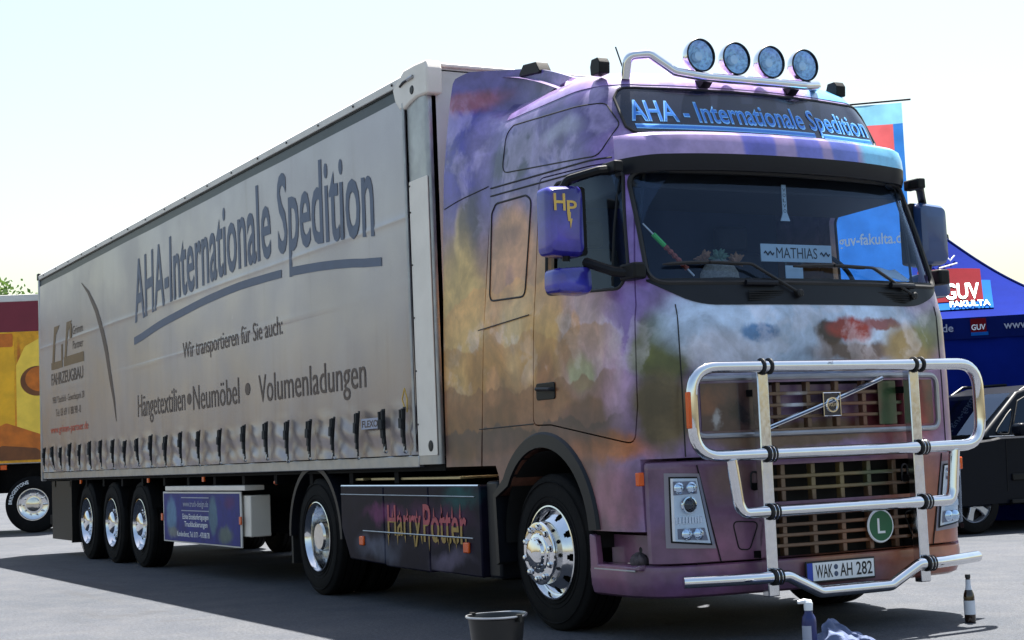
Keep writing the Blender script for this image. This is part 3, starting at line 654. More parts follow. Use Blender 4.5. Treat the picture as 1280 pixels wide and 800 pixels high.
# ---- headlights
def patch(corners, off, name, mt, parent, nu=8, nv=8, f=on_front):
    (a, b, c, d) = corners   # bottom-left, bottom-right, top-right, top-left as (y, z)
    P = lambda u, v: (((a[0]*(1-u)+b[0]*u)*(1-v)+(d[0]*(1-u)+c[0]*u)*v), ((a[1]*(1-u)+b[1]*u)*(1-v)+(d[1]*(1-u)+c[1]*u)*v))
    return MB().grid(lambda u, v: (fx(*P(u, v), .012)+off, *P(u, v)), nu, nv).build(name, mt, parent)
for s in (-1, 1):
    m_ = lambda L: [(s*abs(y), z) for y, z in L] if s < 0 else [(abs(y), z) for y, z in L]
    hl = patch(m_([(1.135, .565), (.85, .55), (.94, .99), (1.135, 1.0)]), .004, 'headlight', 'bezel', trk)
    patch(m_([(1.115, .595), (.875, .57), (.955, .972), (1.117, .978)]), .009, 'lamp_border', 'black_gap', hl)
    patch(m_([(1.108, .605), (.888, .583), (.96, .962), (1.11, .968)]), .013, 'lamp_bowl', 'lamp_silver', hl)
    for (c4, nm) in (([(1.10, .87), (.965, .875), (.972, .947), (1.10, .95)], 'high_beam'), ([(1.085, .615), (.905, .60), (.925, .675), (1.085, .675)], 'low_beam')):
        o = patch(m_(c4), .017, nm, 'bezel', hl, 4, 4)
        q = m_(c4); yc_ = sum(p[0] for p in q)/4; zc_ = sum(p[1] for p in q)/4
        for dy in (-.035, .035):
            MB().lathe([(.036, .0), (.034, .010), (.024, .018), (.004, .022)], 'x', 16, (fx(yc_+dy, zc_, .012)+.016, yc_+dy, zc_)).build('reflector', 'reflector', hl)
            MB().lathe([(.008, .0), (.008, .01), (.004, .016), (.0005, .017)], 'x', 10, (fx(yc_+dy, zc_, .012)+.006, yc_+dy, zc_)).build('bulb', 'white_paint', hl)
    py_, pz_ = s*1.02, .81
    pj = MB().lathe([(.052, .0), (.05, .012), (.042, .014), (.040, .004)], 'x', 24, (fx(py_, pz_, .012)+.016, py_, pz_)).build('projector_ring', 'chrome', hl)
    MB().lathe([(.040, .0), (.036, .012), (.022, .022), (.0005, .026)], 'x', 24, (fx(py_, pz_, .012)+.016, py_, pz_)).build('projector_lens', 'beer_glass', hl)
    for k in range(9):
        yy = s*(1.09-.018*k); MB().box(fx(yy, .725, .012)+.014, fx(yy, .725, .012)+.02, yy-.006, yy+.006, .705, .742).build('turn_signal_rib', 'reflector', hl)
    patch(m_([(1.112, .60), (.882, .578), (.957, .967), (1.113, .973)]), .05, 'lens_cover', 'lens_glass', hl)
    MB().box(1.155, 1.20, s*1.225, s*1.262, .93, 1.01).build('side_marker', 'amber', trk, bevel=.006)
    # bumper seams and covers
    sm = lambda y0, z0, y1, z1: [(fx(s*(y0+(y1-y0)*t/8), z0+(z1-z0)*t/8, .012)+.001, s*(y0+(y1-y0)*t/8), z0+(z1-z0)*t/8) for t in range(9)]
    MB().tube(sm(.95, 1.04, .82, .47), .004, 5).build('bumper_seam', 'black_gap', trk)
    cov = round_poly([(.735, .70), (.56, .69), (.63, .53), (.70, .535)], .03, 4)
    MB().tube([(fx(s*y, z, .012)+.001, s*y, z) for y, z in cov], .004, 5, True).build('tow_cover_seam', 'black_gap', trk)
    MB().tube([(fx(s*y, z, .012)+.004, s*y, z) for y, z in rrect(.555, .605, .88, .985, .022)], .006, 6, True).build('latch', 'dark_trim', trk)
    MB().lathe([(.018, 0), (.014, .003), (.0005, .003)], 'y', 16, (1.165, s*1.252, .56)).build('tow_plug', 'black_gap', trk)
    MB().tube([(fx(s*1.01, z)+.001, s*1.01, z) for z in [1.09+.05*i for i in range(19)]], .004, 5).build('corner_seam', 'rubber', trk)
    # steps under the door
    MB().box(.60, 1.12, s*.95, s*1.20, .36, .42).build('step', 'bumper_paint', trk, bevel=.01)
    MB().box(.62, 1.08, s*1.0, s*1.248, .425, .437).build('step_tread', 'alu', trk, bevel=.003)
    MB().box(.585, 1.14, s*.90, s*.96, .28, .70).build('step_back', 'bumper_paint', trk)
    MB().prism(round_poly([(.575, .435), (1.135, .435), (1.135, .47), (1.08, .455), (.66, .455), (.64, .63), (.575, .64)], .01), 'y', s*1.20, s*1.246).build('step_surround', 'bumper_paint', trk, bevel=.006)
    MB().box(.60, 1.135, s*1.06, s*1.10, .46, .63).build('step_riser', 'bumper_paint', trk)

# ---- number plate and round sticker
pl = MB().box(1.435, 1.449, -.275, .255, .305, .435).build('number_plate', 'print_black', trk, bevel=.004)
MB().box(1.449, 1.4505, -.225, .245, .318, .425).build('plate_face', 'print_white', pl)
MB().box(1.449, 1.4506, -.268, -.227, .318, .425).build('plate_band', 'plate_blue', pl)
pf = lambda u, v: (1.4518, u, v)
text('plate_letters', 'WAK', -.205, -.075, .335, .075, pf, 'print_black', pl, .012)
text('plate_letters', 'AH', -.02, .075, .335, .075, pf, 'print_black', pl, .012)
text('plate_letters', '282', .105, .23, .335, .075, pf, 'print_black', pl, .012)
for z in (.352, .393): MB().lathe([(.016, 0), (.0005, .001)], 'x', 16, (1.4508, -.05, z)).build('plate_seal', 'print_blue', pl)
for y in (.345,):
    stk = MB().lathe([(.105, 0), (.100, .006), (.0005, .006)], 'x', 40, (1.415, y, .615)).build('round_sticker', 'print_white', trk)
    MB().lathe([(.092, .0), (.0005, .0012)], 'x', 40, (1.4215, y, .615)).build('sticker_field', 'green_sticker', stk)
    text('sticker_letter', 'L', y-.03, y+.03, .57, .09, lambda u, v: (1.4235, u, v), 'print_white', stk, .01)

# ---- windscreen, cowl, wipers
MB().grid(lambda u, v: ((lambda z, y: (fx(y, z)-.022, y, z))(2.06+.83*v, -1.14+2.28*u)), 56, 12).build('windscreen', 'windscreen_glass', trk)
wp = []
for i in range(len(wscr)):
    a = Vector(wscr[i]); b = Vector(wscr[(i+1) % len(wscr)]); k = max(1, int((b-a).length/.06))
    for j in range(k): p = a.lerp(b, j/k); wp.append((fx(p.x, p.y)-.002, p.x, p.y))
MB().tube(wp, .016, 6, True).build('windscreen_seal', 'rubber', trk)
def cowl_lo(y): return 1.985+.16*max(0, (abs(y)-.72)/.42)**2.2
MB().grid(lambda u, v: ((lambda y: (lambda z: (fx(y, z)+.005, y, z))(cowl_lo(y)+(2.15-cowl_lo(y))*v))(-1.13+2.26*u)), 48, 5).build('wiper_cowl', 'dark_trim', trk)
for y in (-.40, .62):
    for k in range(5): MB().box(fx(y, 2.03)+.003, fx(y, 2.03)+.010, y-.13, y+.13, 2.012+k*.014, 2.018+k*.014).build('cowl_slat', 'black_gap', trk)
def wiper(y0, y1, ym, yp, zb):
    W_ = bpy.data.objects.new('wiper', None); col.objects.link(W_); W_.parent = trk
    bl = [(fx(y, zb+d_)+.012, y, zb+d_) for y, d_ in [(y0+(y1-y0)*i/10, .012*sin(pi*i/10)) for i in range(11)]]
    MB().tube(bl, [.006]+[.012]*9+[.006], 6).build('wiper_blade', 'rubber', W_)
    arm = [(fx(ym, zb+.01)+.03, ym, zb+.012), (fx(y1, zb)+.045, y1+.04, zb+.0), (fx(yp, 2.06)+.03, yp, 2.055)]
    MB().tube(fillet(arm, .08), .010, 6).build('wiper_arm', 'rubber', W_)
    MB().lathe([(.025, -.02), (.025, .02), (.015, .03), (.0005, .03)], 'x', 14, (fx(yp, 2.055)+.02, yp, 2.055)).build('wiper_pivot', 'rubber', W_)
wiper(-1.04, -.52, -.75, -.17, 2.235); wiper(-.16, .42, .15, .80, 2.225)
for y in (-.42, .72): MB().tube([(fx(y-.12, 2.12)+.03, y-.12, 2.12), (fx(y+.1, 2.12)+.03, y+.1, 2.118)], .018, 8).build('cowl_grip', 'dark_trim', trk)

# ---- roof sign
def sz0(y): a = abs(y); return 3.10+(.05*(max(0, a-.93)/.07)**2)
def sz1(y): a = abs(y); return 3.428-.07*(max(0, a-.91)/.09)**2.5
sg = MB().grid(lambda u, v: ((lambda y: (lambda z: (fx(y, z)+.012, y, z))(sz0(y)+(sz1(y)-sz0(y))*v))(-1.0+2.0*u)), 60, 10).build('roof_sign', 'sign_navy', trk)
edge = [(-1.0+2.0*i/60, sz1(-1.0+2.0*i/60)) for i in range(61)]+[(1.0-2.0*i/60, sz0(1.0-2.0*i/60)) for i in range(61)]
MB().tube([(fx(y, z)+.010, y, z) for y, z in edge], .010, 6, True).build('sign_seal', 'rubber', sg)
sf = lambda o: (lambda y, z: (fx(y, z)+o, y, z))
text('sign_letters', 'AHA - Internationale Spedition', -.955, .945, 3.192, .142, sf(.0145), 'sign_light', sg, .02)
text('sign_letters', 'AHA - Internationale Spedition', -.945, .935, 3.20, .128, sf(.0165), 'sign_blue', sg, -.004)
for (y0, y1) in ((-.945, .40), (.48, .945)):
    MB().grid(lambda u, v: sf(.015)(y0+(y1-y0)*u, 3.135+.035*v), 24, 1).build('sign_underline', 'sign_light', sg)
    MB().grid(lambda u, v: sf(.017)(y0+(y1-y0)*u, 3.144+.017*v), 24, 1).build('sign_underline', 'sign_blue', sg)

# ---- sun visor wrapping the brow
def vis(y, k):   # k: profile point (out, z)
    a = abs(y)
    prof = [(.0, 3.10), (.08, 3.092), (.13, 3.065), (.155, 3.01), (.165, 2.94)]
    dark = [(.165, 2.94), (.16, 2.875), (.145, 2.84), (.09, 2.845), (.02, 2.88)]
    return prof, dark
def visor(rows, name, mt):
    def fn(u, v):
        # arc-length walk round the brow: front then both corners and a bit of the sides
        t = -1+2*u; i = min(len(rows)-1, int(round(v*(len(rows)-1)))); out, z = rows[i]
        w_ = itp(2.98, WW); xf = itp(2.98, XF); yc = w_-CA; xs = xf-SAG-CB
        L1 = yc; L2 = .52; s_ = abs(t)*(L1+.28); sg_ = -1 if t < 0 else 1
        fade = 1-.55*max(0, (s_-L1)/.28)**2.2
        if s_ <= L1: y = s_; x = xf-SAG*(y/yc)**2; nx, ny = 1, .08
        elif s_ <= L1+L2:
            th = pi/2*(s_-L1)/L2; y = yc+CA*sin(th); x = xf-SAG-CB*(1-cos(th)); nx, ny = cos(th), sin(th)
        else: y = w_; x = xs-(s_-L1-L2); nx, ny = 0, 1
        droop = -.03*(y/1.2)**4
        ff = out*fade; return (x+nx*ff, sg_*(y+ny*ff*.45), z+droop)
    return MB().grid(fn, 80, len(rows)-1).build(name, mt, trk)
prof, dark = vis(0, 0)
v1 = visor(prof, 'sun_visor', 'visor_paint'); v2 = visor(dark, 'visor_lip', 'dark_trim'); v2.parent = v1

# ---- side deflectors and roof spoiler
dpoly = [(-1.40, 1.075), (-1.375, 2.0), (-1.33, 2.75), (-1.24, 3.45), (-1.13, 3.86), (-.95, 3.885), (-.70, 3.86), (-.40, 3.74), (-.20, 3.66), (-.40, 3.62), (-.53, 3.5), (-.62, 3.25), (-.70, 2.75), (-.76, 2.2), (-.83, 1.5), (-.875, 1.075)]
def dyx(x, z):
    t = max(0, min(1, (x+1.15)/.55)); t = t*t*(3-2*t); a = 1.232-.03*max(0, z-3.2); b = max(itp(z, WW)-.006, .93)
    return a*(1-t)+b*t
for s in (-1, 1):
    # strips between rear and front edge give a curved sheet
    rear = [(-1.43, 1.075), (-1.42, 1.6), (-1.40, 2.0), (-1.345, 2.75), (-1.29, 3.2), (-1.23, 3.5), (-1.18, 3.70), (-1.12, 3.87), (-.98, 3.905)]
    frnt = [(-.875, 1.075), (-.81, 1.6), (-.77, 2.0), (-.69, 2.75), (-.61, 3.2), (-.52, 3.48), (-.40, 3.57), (-.15, 3.615), (.10, 3.635)]
    def dfn(u, v, o=0):
        t = v*(len(rear)-1); i = min(len(rear)-2, int(t)); q = t-i
        a = (rear[i][0]*(1-q)+rear[i+1][0]*q, rear[i][1]*(1-q)+rear[i+1][1]*q); b = (frnt[i][0]*(1-q)+frnt[i+1][0]*q, frnt[i][1]*(1-q)+frnt[i+1][1]*q)
        x = a[0]*(1-u)+b[0]*u; z = a[1]*(1-u)+b[1]*u + .05*sin(pi*u)*max(0, (v-.8)/.2)
        return (x, s*(dyx(x, z)-o), z)
    mb = MB().grid(dfn, 8, 28); n0 = len(mb.v); mb.grid(lambda u, v: dfn(u, v, .035), 8, 28)
    # close the rim
    W9 = 9; H9 = 29; ring = [i for i in range(W9)]+[j*W9+8 for j in range(1, H9)]+[(H9-1)*W9+i for i in range(7, -1, -1)]+[j*W9 for j in range(H9-2, 0, -1)]
    for i in range(len(ring)): a = ring[i]; b = ring[(i+1) % len(ring)]; mb.f.append((a, b, b+n0, a+n0))
    mb.build('side_deflector', 'mural', trk)
    MB().tube([(x, s*(dyx(x, z)+.001), z) for x, z in [(-1.30+.1*i, 2.95+.012*i) for i in range(7)]], .004, 5).build('deflector_seam', 'rubber', trk)
MB().grid(lambda u, v: (-1.08+1.1*v, -1.0+2.0*u, 3.92-.05*abs(2*u-1)**3-.30*v**1.6), 12, 10).build('roof_spoiler', 'roof_paint', trk)
MB().box(-.95, -.60, -1.1, 1.1, 1.3, 3.5).build('cab_rear_shadow_panel', 'black_plastic', trk) if False else None

# ---- roof lamps, bar, markers, horns
bar = fillet([(.66, -.875, 3.50), (.70, -.875, 3.64), (.77, -.755, 3.645), (.82, -.60, 3.53), (.85, -.40, 3.505), (.86, .40, 3.505), (.81, .55, 3.53), (.68, .62, 3.54)], .06, 6)
lb_ = MB().tube(bar, .030, 14).build('lamp_bar', 'chrome', trk)
for y in (-.36, .34): MB().prism([(.72, 3.45), (.80, 3.45), (.865, 3.495), (.84, 3.51), (.72, 3.51)], 'y', y-.035, y+.035).build('bar_bracket', 'black_plastic', lb_, bevel=.004)
for k, y in enumerate((-.42, -.14, .14, .42)):
    L_ = bpy.data.objects.new('roof_lamp', None); col.objects.link(L_); L_.parent = trk
    cx_, cz_ = .825, 3.645; yaw = -.0
    MB().lathe([(.105, .035), (.108, .02), (.106, -.01), (.095, -.04), (.065, -.075), (.03, -.09), (.0005, -.092)], 'x', 36, (cx_, y, cz_)).build('lamp_body', 'chrome', L_)
    MB().lathe([(.10, .018), (.09, -.005), (.06, -.03), (.02, -.045), (.0005, -.046)], 'x', 32, (cx_, y, cz_)).build('lamp_reflector', 'lamp_bowl_blue', L_)
    MB().lathe([(.030, -.03), (.03, .008), (.0005, .012)], 'x', 16, (cx_, y, cz_)).build('bulb_cover', 'lamp_silver', L_)
    MB().lathe([(.103, .028), (.08, .036), (.04, .040), (.0005, .041)], 'x', 36, (cx_, y, cz_)).build('lamp_lens', 'blue_lens', L_)
    MB().tube([(cx_+.034, y+.104*cos(t*pi/18), cz_+.104*sin(t*pi/18)) for t in range(36)], .006, 6, True).build('lamp_rim', 'dark_trim', L_)
    MB().tube([(cx_-.01, y, cz_-.10), (.855, y, 3.515)], .018, 8).build('lamp_foot', 'black_plastic', L_)
for (x, y, z) in ((.56, -1.0, 3.60), (.50, .97, 3.60)):
    mk = MB().prism(round_poly([(x-.055, z-.06), (x+.055, z-.06), (x+.06, z+.01), (x+.035, z+.045), (x-.04, z+.045), (x-.06, z+.0)], .012), 'y', y-.04, y+.04).build('roof_marker', 'black_plastic', trk, bevel=.006)
MB().prism(round_poly([(-.62, 3.80), (-.30, 3.76), (-.36, 3.85), (-.54, 3.87)], .015), 'y', -.95, -.85).build('roof_marker', 'black_plastic', trk, bevel=.006)
MB().tube([(.66, -.88, 3.54), (.60, -.90, 3.72)], .005, 6).build('antenna', 'rubber', trk)

# ---- mirrors
def mirror(s, pm):
    mr = bpy.data.objects.new('mirror', None); col.objects.link(mr); mr.parent = trk
    def shell(y0, y1, z0, z1, x, dep, name, mt):
        P = round_poly([(s*y0, z0), (s*y1, z0+.015), (s*(y1-.005), z1-.02), (s*(y0), z1)], .05, 5)
        cy_ = s*(y0+y1)/2; cz_ = (z0+z1)/2; mb = MB(); n = len(P)
        for (k, xx) in ((1.0, x-dep), (1.0, x-.02), (.97, x+.01), (.88, x+.035), (.6, x+.05)):
            mb.v += [(xx, cy_+(a-cy_)*k, cz_+(b-cz_)*k) for a, b in P]
        for j in range(4):
            for i in range(n): a = j*n+i; b = j*n+(i+1) % n; mb.f.append((a, b, b+n, a+n))
        mb.f.append(tuple(range(n))); mb.f.append(tuple(4*n+i for i in range(n)))
        return mb.build(name, mt, mr)
    sh = shell(1.34, 1.60, 2.32, 2.77, .82, .10, 'mirror_shell', pm)
    MB().grid(lambda u, v: (.715, s*(1.36+.21*u), 2.35+.38*v), 1, 1).build('mirror_glass', 'chrome', mr)
    MB().prism(round_poly([(s*1.30, 2.34), (s*1.37, 2.33), (s*1.37, 2.76), (s*1.30, 2.76)], .02), 'x', .70, .80).build('mirror_inner_side', 'black_plastic', mr)
    sh2 = shell(1.31, 1.58, 2.09, 2.27, .84, .10, 'lower_mirror_shell', pm)
    MB().grid(lambda u, v: (.735, s*(1.33+.21*u), 2.11+.13*v), 1, 1).build('lower_mirror_glass', 'chrome', mr)
    MB().tube(fillet([(.98, s*1.17, 2.85), (.94, s*1.28, 2.84), (.80, s*1.42, 2.80), (.78, s*1.45, 2.74)], .05), .028, 8).build('upper_arm', 'black_plastic', mr)
    MB().box(.90, 1.05, s*1.17, s*1.235, 2.82, 2.89).build('arm_hinge', 'black_plastic', mr, bevel=.01)
    MB().tube(fillet([(1.14, s*1.20, 2.19), (1.05, s*1.27, 2.21), (.85, s*1.35, 2.29)], .05), .03, 8).build('lower_arm', 'black_plastic', mr)
    MB().box(1.05, 1.22, s*1.15, s*1.24, 2.15, 2.25).build('arm_hinge', 'black_plastic', mr, bevel=.015)
    MB().tube([(.79, s*1.45, 2.30), (.80, s*1.45, 2.36)], .025, 8).build('mirror_joint', 'black_plastic', mr)
    return mr
mr = mirror(-1, 'mirror_paint')
mat('mirror_blue', (42, 70, 118), .3, var=.08, coat=.5); mirror(1, 'mirror_blue')
text('mirror_letters', 'H', -1.565, -1.485, 2.60, .10, lambda u, v: (.874, u, v), 'gold', mr, .015)
text('mirror_letters', 'P', -1.475, -1.405, 2.575, .085, lambda u, v: (.874, u, v), 'gold', mr, .015)
MB().prism([(-1.475, 2.59), (-1.45, 2.59), (-1.452, 2.55), (-1.44, 2.55), (-1.455, 2.49), (-1.458, 2.535), (-1.47, 2.535)], 'x', .871, .8745).build('mirror_letter_tail', 'gold', mr)

# ---- cab interior
MB().grid(lambda u, v: (-.45, -1.12+2.24*u, 1.42+1.95*v), 2, 2).build('rear_curtain', 'curtain_cloth', trk)
MB().prism([(.55, 1.45), (1.28, 1.45), (1.26, 2.02), (1.16, 2.12), (.92, 2.17), (.62, 2.14), (.52, 2.0)], 'y', -.97, .97).build('dashboard', 'interior_dark', trk, bevel=.03)
MB().prism([(.30, 2.72), (1.0, 2.74), (.86, 3.02), (.30, 3.02)], 'y', -1.08, 1.08).build('header_shelf', 'interior_dark', trk, bevel=.02)
sw = MB().tube([(.62+.10*cos(t*pi/16)*-1, .70+.225*sin(t*pi/16), 2.23+.20*cos(t*pi/16)) for t in range(32)], .017, 8, True)
swo = sw.build('steering_wheel', 'rubber', trk)
MB().tube([(.55, .70, 2.05), (.62, .70, 2.2), (.62, .48, 2.2)], .02, 6).build('steering_spoke', 'rubber', swo); MB().tube([(.62, .70, 2.2), (.62, .92, 2.2)], .02, 6).build('steering_spoke', 'rubber', swo)
for y in (-.62, .62):
    st = MB().prism(round_poly([(-.30, 1.45), (.25, 1.45), (.28, 1.75), (.20, 1.86), (-.12, 1.85), (-.30, 2.55), (-.42, 2.55)], .05), 'y', y-.24, y+.24).build('seat', 'interior', trk, bevel=.03)
    MB().box(-.40, -.30, y-.13, y+.13, 2.56, 2.74).build('headrest', 'interior', st, bevel=.03)

# ---- chassis, tanks, skirts
for s in (-1, 1): MB().box(-5.1, 1.1, s*.43-.04, s*.43+.04, .68, .95).build('chassis_rail', 'chassis', trk)
MB().box(-.75, 1.05, -.42, .42, .42, 1.25).build('engine', 'chassis', trk, bevel=.05)
MB().tube([(0, -1.0, .5), (0, 1.0, .5)], .07, 10).build('axle', 'chassis', trk); MB().tube([(-4.107, -.9, .5), (-4.107, .9, .5)], .11, 10).build('axle', 'chassis', trk)
MB().lathe([(.45, -.03), (.46, 0), (.44, .03), (.0005, .035)], 'z', 32, (-3.6, 0, 1.08)).build('fifth_wheel', 'chassis', trk)
MB().box(-1.3, -.9, -.9, .9, .55, 1.0).build('battery_box', 'chassis', trk, bevel=.02)
for s in (-1, 1):
    sk_ = bpy.data.objects.new('side_skirt', None); col.objects.link(sk_); sk_.parent = trk
    for (x0, x1) in ((-3.47, -2.585), (-2.575, -1.755), (-1.745, -.905)):
        z0a = .33 if x0 < -3 else .315
        MB().prism([(x0, z0a), (x1, .30), (x1, .94), (x0, .945)] if x0 > -3 else [(-3.30, .345), (x1, .325), (x1, .943), (-3.47, .945), (-3.47, .60)], 'y', s*1.05, s*1.24).build('skirt_panel', 'skirt_paint', sk_, bevel=.012)
    MB().tube([(-3.45, s*1.243, .875), (-.98, s*1.243, .862)], .005, 6).build('trim_line', 'alu', sk_)
    MB().tube([(-3.0, s*1.243, .582), (-1.02, s*1.243, .570)], .006, 6).build('trim_line', 'alu', sk_)
    MB().tube([(-3.45, s*1.235, .943), (-.92, s*1.235, .938)], .010, 6).build('top_edge', 'polished', sk_)
    for x in (-3.02, -1.12): MB().box(x-.045, x+.045, s*1.238, s*1.258, .465, .54).build('side_marker', 'amber', sk_, bevel=.008)
    MB().box(-2.95, -1.32, s*.85, s*1.18, .985, 1.005).build('walkway', 'tread_plate', sk_, bevel=.004)
    MB().box(-3.35, -3.12, s*.95, s*1.18, .985, 1.005).build('walkway', 'tread_plate', sk_, bevel=.004)
    MB().box(-3.4, -.95, s*.6, s*1.04, .36, .93).build('fuel_tank', 'chassis', sk_, bevel=.06)
    MB().box(-.88, -.70, s*.75, s*1.20, .30, .97).build('skirt_end', 'dark_trim', sk_, bevel=.02)
    fa = [(-4.107+.585*cos(radians(a)), .50+.585*sin(radians(a))) for a in range(0, 186, 6)]
    mb = MB()
    for x, z in fa:
        d_ = (Vector((x, z))-Vector((-4.107, .5))).normalized()
        for o, yy in ((0, 1.235), (.045, 1.235), (.05, 1.19), (.05, .60), (.0, .60)): mb.v.append((x+d_.x*o, s*yy, z+d_.y*o))
    for i in range(len(fa)-1):
        for k in range(5): a = i*5+k; b = i*5+(k+1) % 5; mb.f.append((a, b, b+5, a+5))
    mb.build('rear_fender', 'dark_trim', trk)
    MB().box(-4.78, -4.74, s*.65, s*1.2, .25, .75).build('mud_flap', 'rubber', trk)
sl = [c for c in trk.children if c.name.startswith('side_skirt')][0]
sp_ = lambda u, v: (u, -1.2455, v)
mat('lettering_pink', (158, 58, 72), .5, var=.15, scale=12); mat('lettering_gold', (146, 116, 48), .5, var=.15, scale=12)
rnd0 = random.Random(21)
def two_tone(s, u0, u1, b, cap, parent):
    v, f = text_mesh(s, 1.0, .012); x0 = min(p[0] for p in v); x1 = max(p[0] for p in v); ks = cap/cap_h()
    o = MB().add([sp_(u0+(p[0]-x0)/(x1-x0)*(u1-u0), b+p[1]*ks) for p in v], f).build('skirt_letters', 'lettering_pink', parent, smooth=0, recalc=False)
    me = o.data; me.materials.append(MATS['lettering_gold'])
    bm = bmesh.new(); bm.from_mesh(me)
    bmesh.ops.bisect_plane(bm, geom=bm.verts[:]+bm.edges[:]+bm.faces[:], plane_co=(0, 0, b+cap*.45), plane_no=(0, 0, 1))
    for fc in bm.faces: fc.material_index = 1 if fc.calc_center_median().z < b+cap*.45 else 0
    bm.to_mesh(me); bm.free()
two_tone('Harry', -2.50, -1.88, .565, .225, sl); two_tone('Potter', -1.84, -1.12, .53, .27, sl)
for i in range(19):
    x = -2.48+1.35*i/18+rnd0.uniform(-.02, .02); a_ = rnd0.uniform(.06, .12); up = i % 2; z = (.70 if x < -1.86 else .705) if up else .57
    MB().add([sp_(x-.014, z), sp_(x+.014, z), sp_(x+rnd0.uniform(-.012, .012), z+(a_ if up else -a_))], [(0, 1, 2)]).build('letter_spike', 'lettering_pink' if up else 'lettering_gold', sl, smooth=0)

# ---- wheels
for (k, x, yo) in (('steer', 0.0, 1.195), ('drive', -4.107, 1.21)):
    a = make_wheel(k, trk); a.location = (x, -yo, .505); a.rotation_euler = (0, radians(-12), 0)
    b = copy_tree(a, trk); b.location = (x, yo, .505); b.rotation_euler = (0, radians(20), pi)

# ---- bull bar
bb = bpy.data.objects.new('bull_bar', None); col.objects.link(bb); bb.parent = trk
def bx(y, k=.02): a = abs(y); return 1.565 if a < .62 else 1.565-k*((a-.62)/.5)**1.3
def bpath(pts, r, closed=False, k=.02):
    Q = fillet([(0, y, z) for y, z in pts], r, 8, closed); out = []
    for i, p in enumerate(Q):
        q = Q[(i+1) % len(Q)] if (closed or i < len(Q)-1) else None
        out.append(p)
        if q is not None:
            d_ = (q-p).length; m_ = int(d_/.07)
            for j in range(1, m_): out.append(p.lerp(q, j/m_))
    return [(bx(p.y, k), p.y, p.z) for p in out]
RT = .035
MB().tube(bpath([(-1.10, 1.60), (1.10, 1.60), (1.10, 1.087), (-1.10, 1.087)], .17, True), RT, 16, True).build('upper_loop', 'chrome', bb)
MB().tube(bpath([(-.855, 1.06), (-.82, .80), (-.79, .752), (.79, .752), (.82, .80), (.855, 1.06)], .13), RT, 16).build('middle_tube', 'chrome', bb)
MB().tube(bpath([(-1.13, .375), (-.50, .375), (-.27, .265), (.27, .265), (.50, .375), (1.13, .375)], .09, k=.15), RT, 16).build('lower_tube', 'chrome', bb)
for s in (-1, 1):
    up = MB().box(1.475, 1.535, s*.582-.04, s*.582+.04, .26, 1.57).build('upright', 'polished', bb, bevel=.006)
    for z in (1.60, 1.087, .752, .375):
        for dd in ((-.028, .028) if z > 1.5 else (-.024, .0, .024)):
            MB().tube([(1.565+(RT+.005)*cos(t*pi/12), s*.585+dd, z+(RT+.005)*sin(t*pi/12)) for t in range(24)], .010, 6, True).build('clamp', 'rubber', bb)
        if z < 1.5:
            for dd in (-.0125, .0125): MB().tube([(1.565+(RT+.011)*cos(t*pi/12), s*.585+dd, z+(RT+.011)*sin(t*pi/12)) for t in range(24)], .003, 5, True).build('clamp_band', 'polished', bb)
    for z in (1.45, .9, .5): MB().box(1.38, 1.48, s*.582-.02, s*.582+.02, z-.02, z+.02).build('bracket', 'chassis', bb)
    if s < 0: MB().box(bx(1.13)-.01, bx(1.13)+.03, s*1.125, s*1.142, 1.25, 1.46).build('side_reflector', 'amber', bb, bevel=.006)
text('bar_letters', 'MS', -.14, -.105, 1.606, .016, lambda u, v: (1.6025, u, v), 'print_black', bb)

# ================================================================== SEMI-TRAILER
trl = thing('semi_trailer', 'long silver-grey curtain-sided semi-trailer coupled behind the painted tractor', 'trailer')
TX0, TX1, TY = -14.90, -1.475, 1.275
STR = [-14.48, -13.96, -13.45, -12.90, -12.35, -11.79, -11.2, -10.62, -10.06, -9.48, -8.92, -8.34, -7.74, -7.12, -6.42, -5.66, -5.05, -4.49, -3.93, -3.40, -2.87, -2.34, -1.97]
rnd = random.Random(3); bulge = [rnd.uniform(.4, 1.2) for _ in range(30)]; ph = [rnd.uniform(-.5, .5) for _ in range(30)]
def curt_y(x, z):
    k = 0
    while k < len(STR) and STR[k] < x: k += 1
    a = STR[k-1] if k > 0 else -14.9; b = STR[k] if k < len(STR) else -1.8
    t = (x-a)/(b-a); lo = max(0, min(1, (1.62-z)/.30)); lo = lo*lo*(3-2*lo)
    d = .024*bulge[k]*sin(pi*t)*lo
    d += .012*lo*(.5+bulge[k]*.6)*sin(2*pi*(z-1.15)*(4.6+ph[k])+ph[k]*3+(t-.5)*(2.6+3*ph[k]))*sin(pi*t)**.4+.006*lo*sin(31*z+17*x)*sin(pi*t)
    d += -.008*lo*(1-sin(pi*t))
    d += .004*sin(x*1.3+z*.7)+.003*sin(x*2.9-z*1.9)            # long soft waves
    for (zc, sl_, A) in ((2.98, .0, .004), (2.40, .01, .003)):   # welded seams
        d += A*math.exp(-((z-zc-sl_*(x+7))/.012)**2)
    return -TY-d
CX0, CX1 = -14.86, -1.83
zrow = [1.175+.022*i for i in range(22)]+[1.66+.04*i for i in range(56)]
zrow = [z for z in zrow if z < 3.89]+[3.895]
zrow2 = sorted(set([round(z, 4) for z in zrow]+[2.39, 2.40, 2.41, 2.97, 2.98, 2.99]))
NX = 420; mb = MB()
for z in zrow2:
    for i in range(NX+1): x = CX0+(CX1-CX0)*i/NX; mb.v.append((x, curt_y(x, z), z))
for j in range(len(zrow2)-1):
    for i in range(NX): a = j*(NX+1)+i; mb.f.append((a, a+1, a+NX+2, a+NX+1))
cur = mb.build('side_curtain', 'curtain_silver', trl, smooth=60)
MB().grid(lambda u, v: (CX0+(CX1-CX0)*u, TY, 1.17+2.73*v), 12, 4).build('side_curtain', 'curtain_silver', trl)
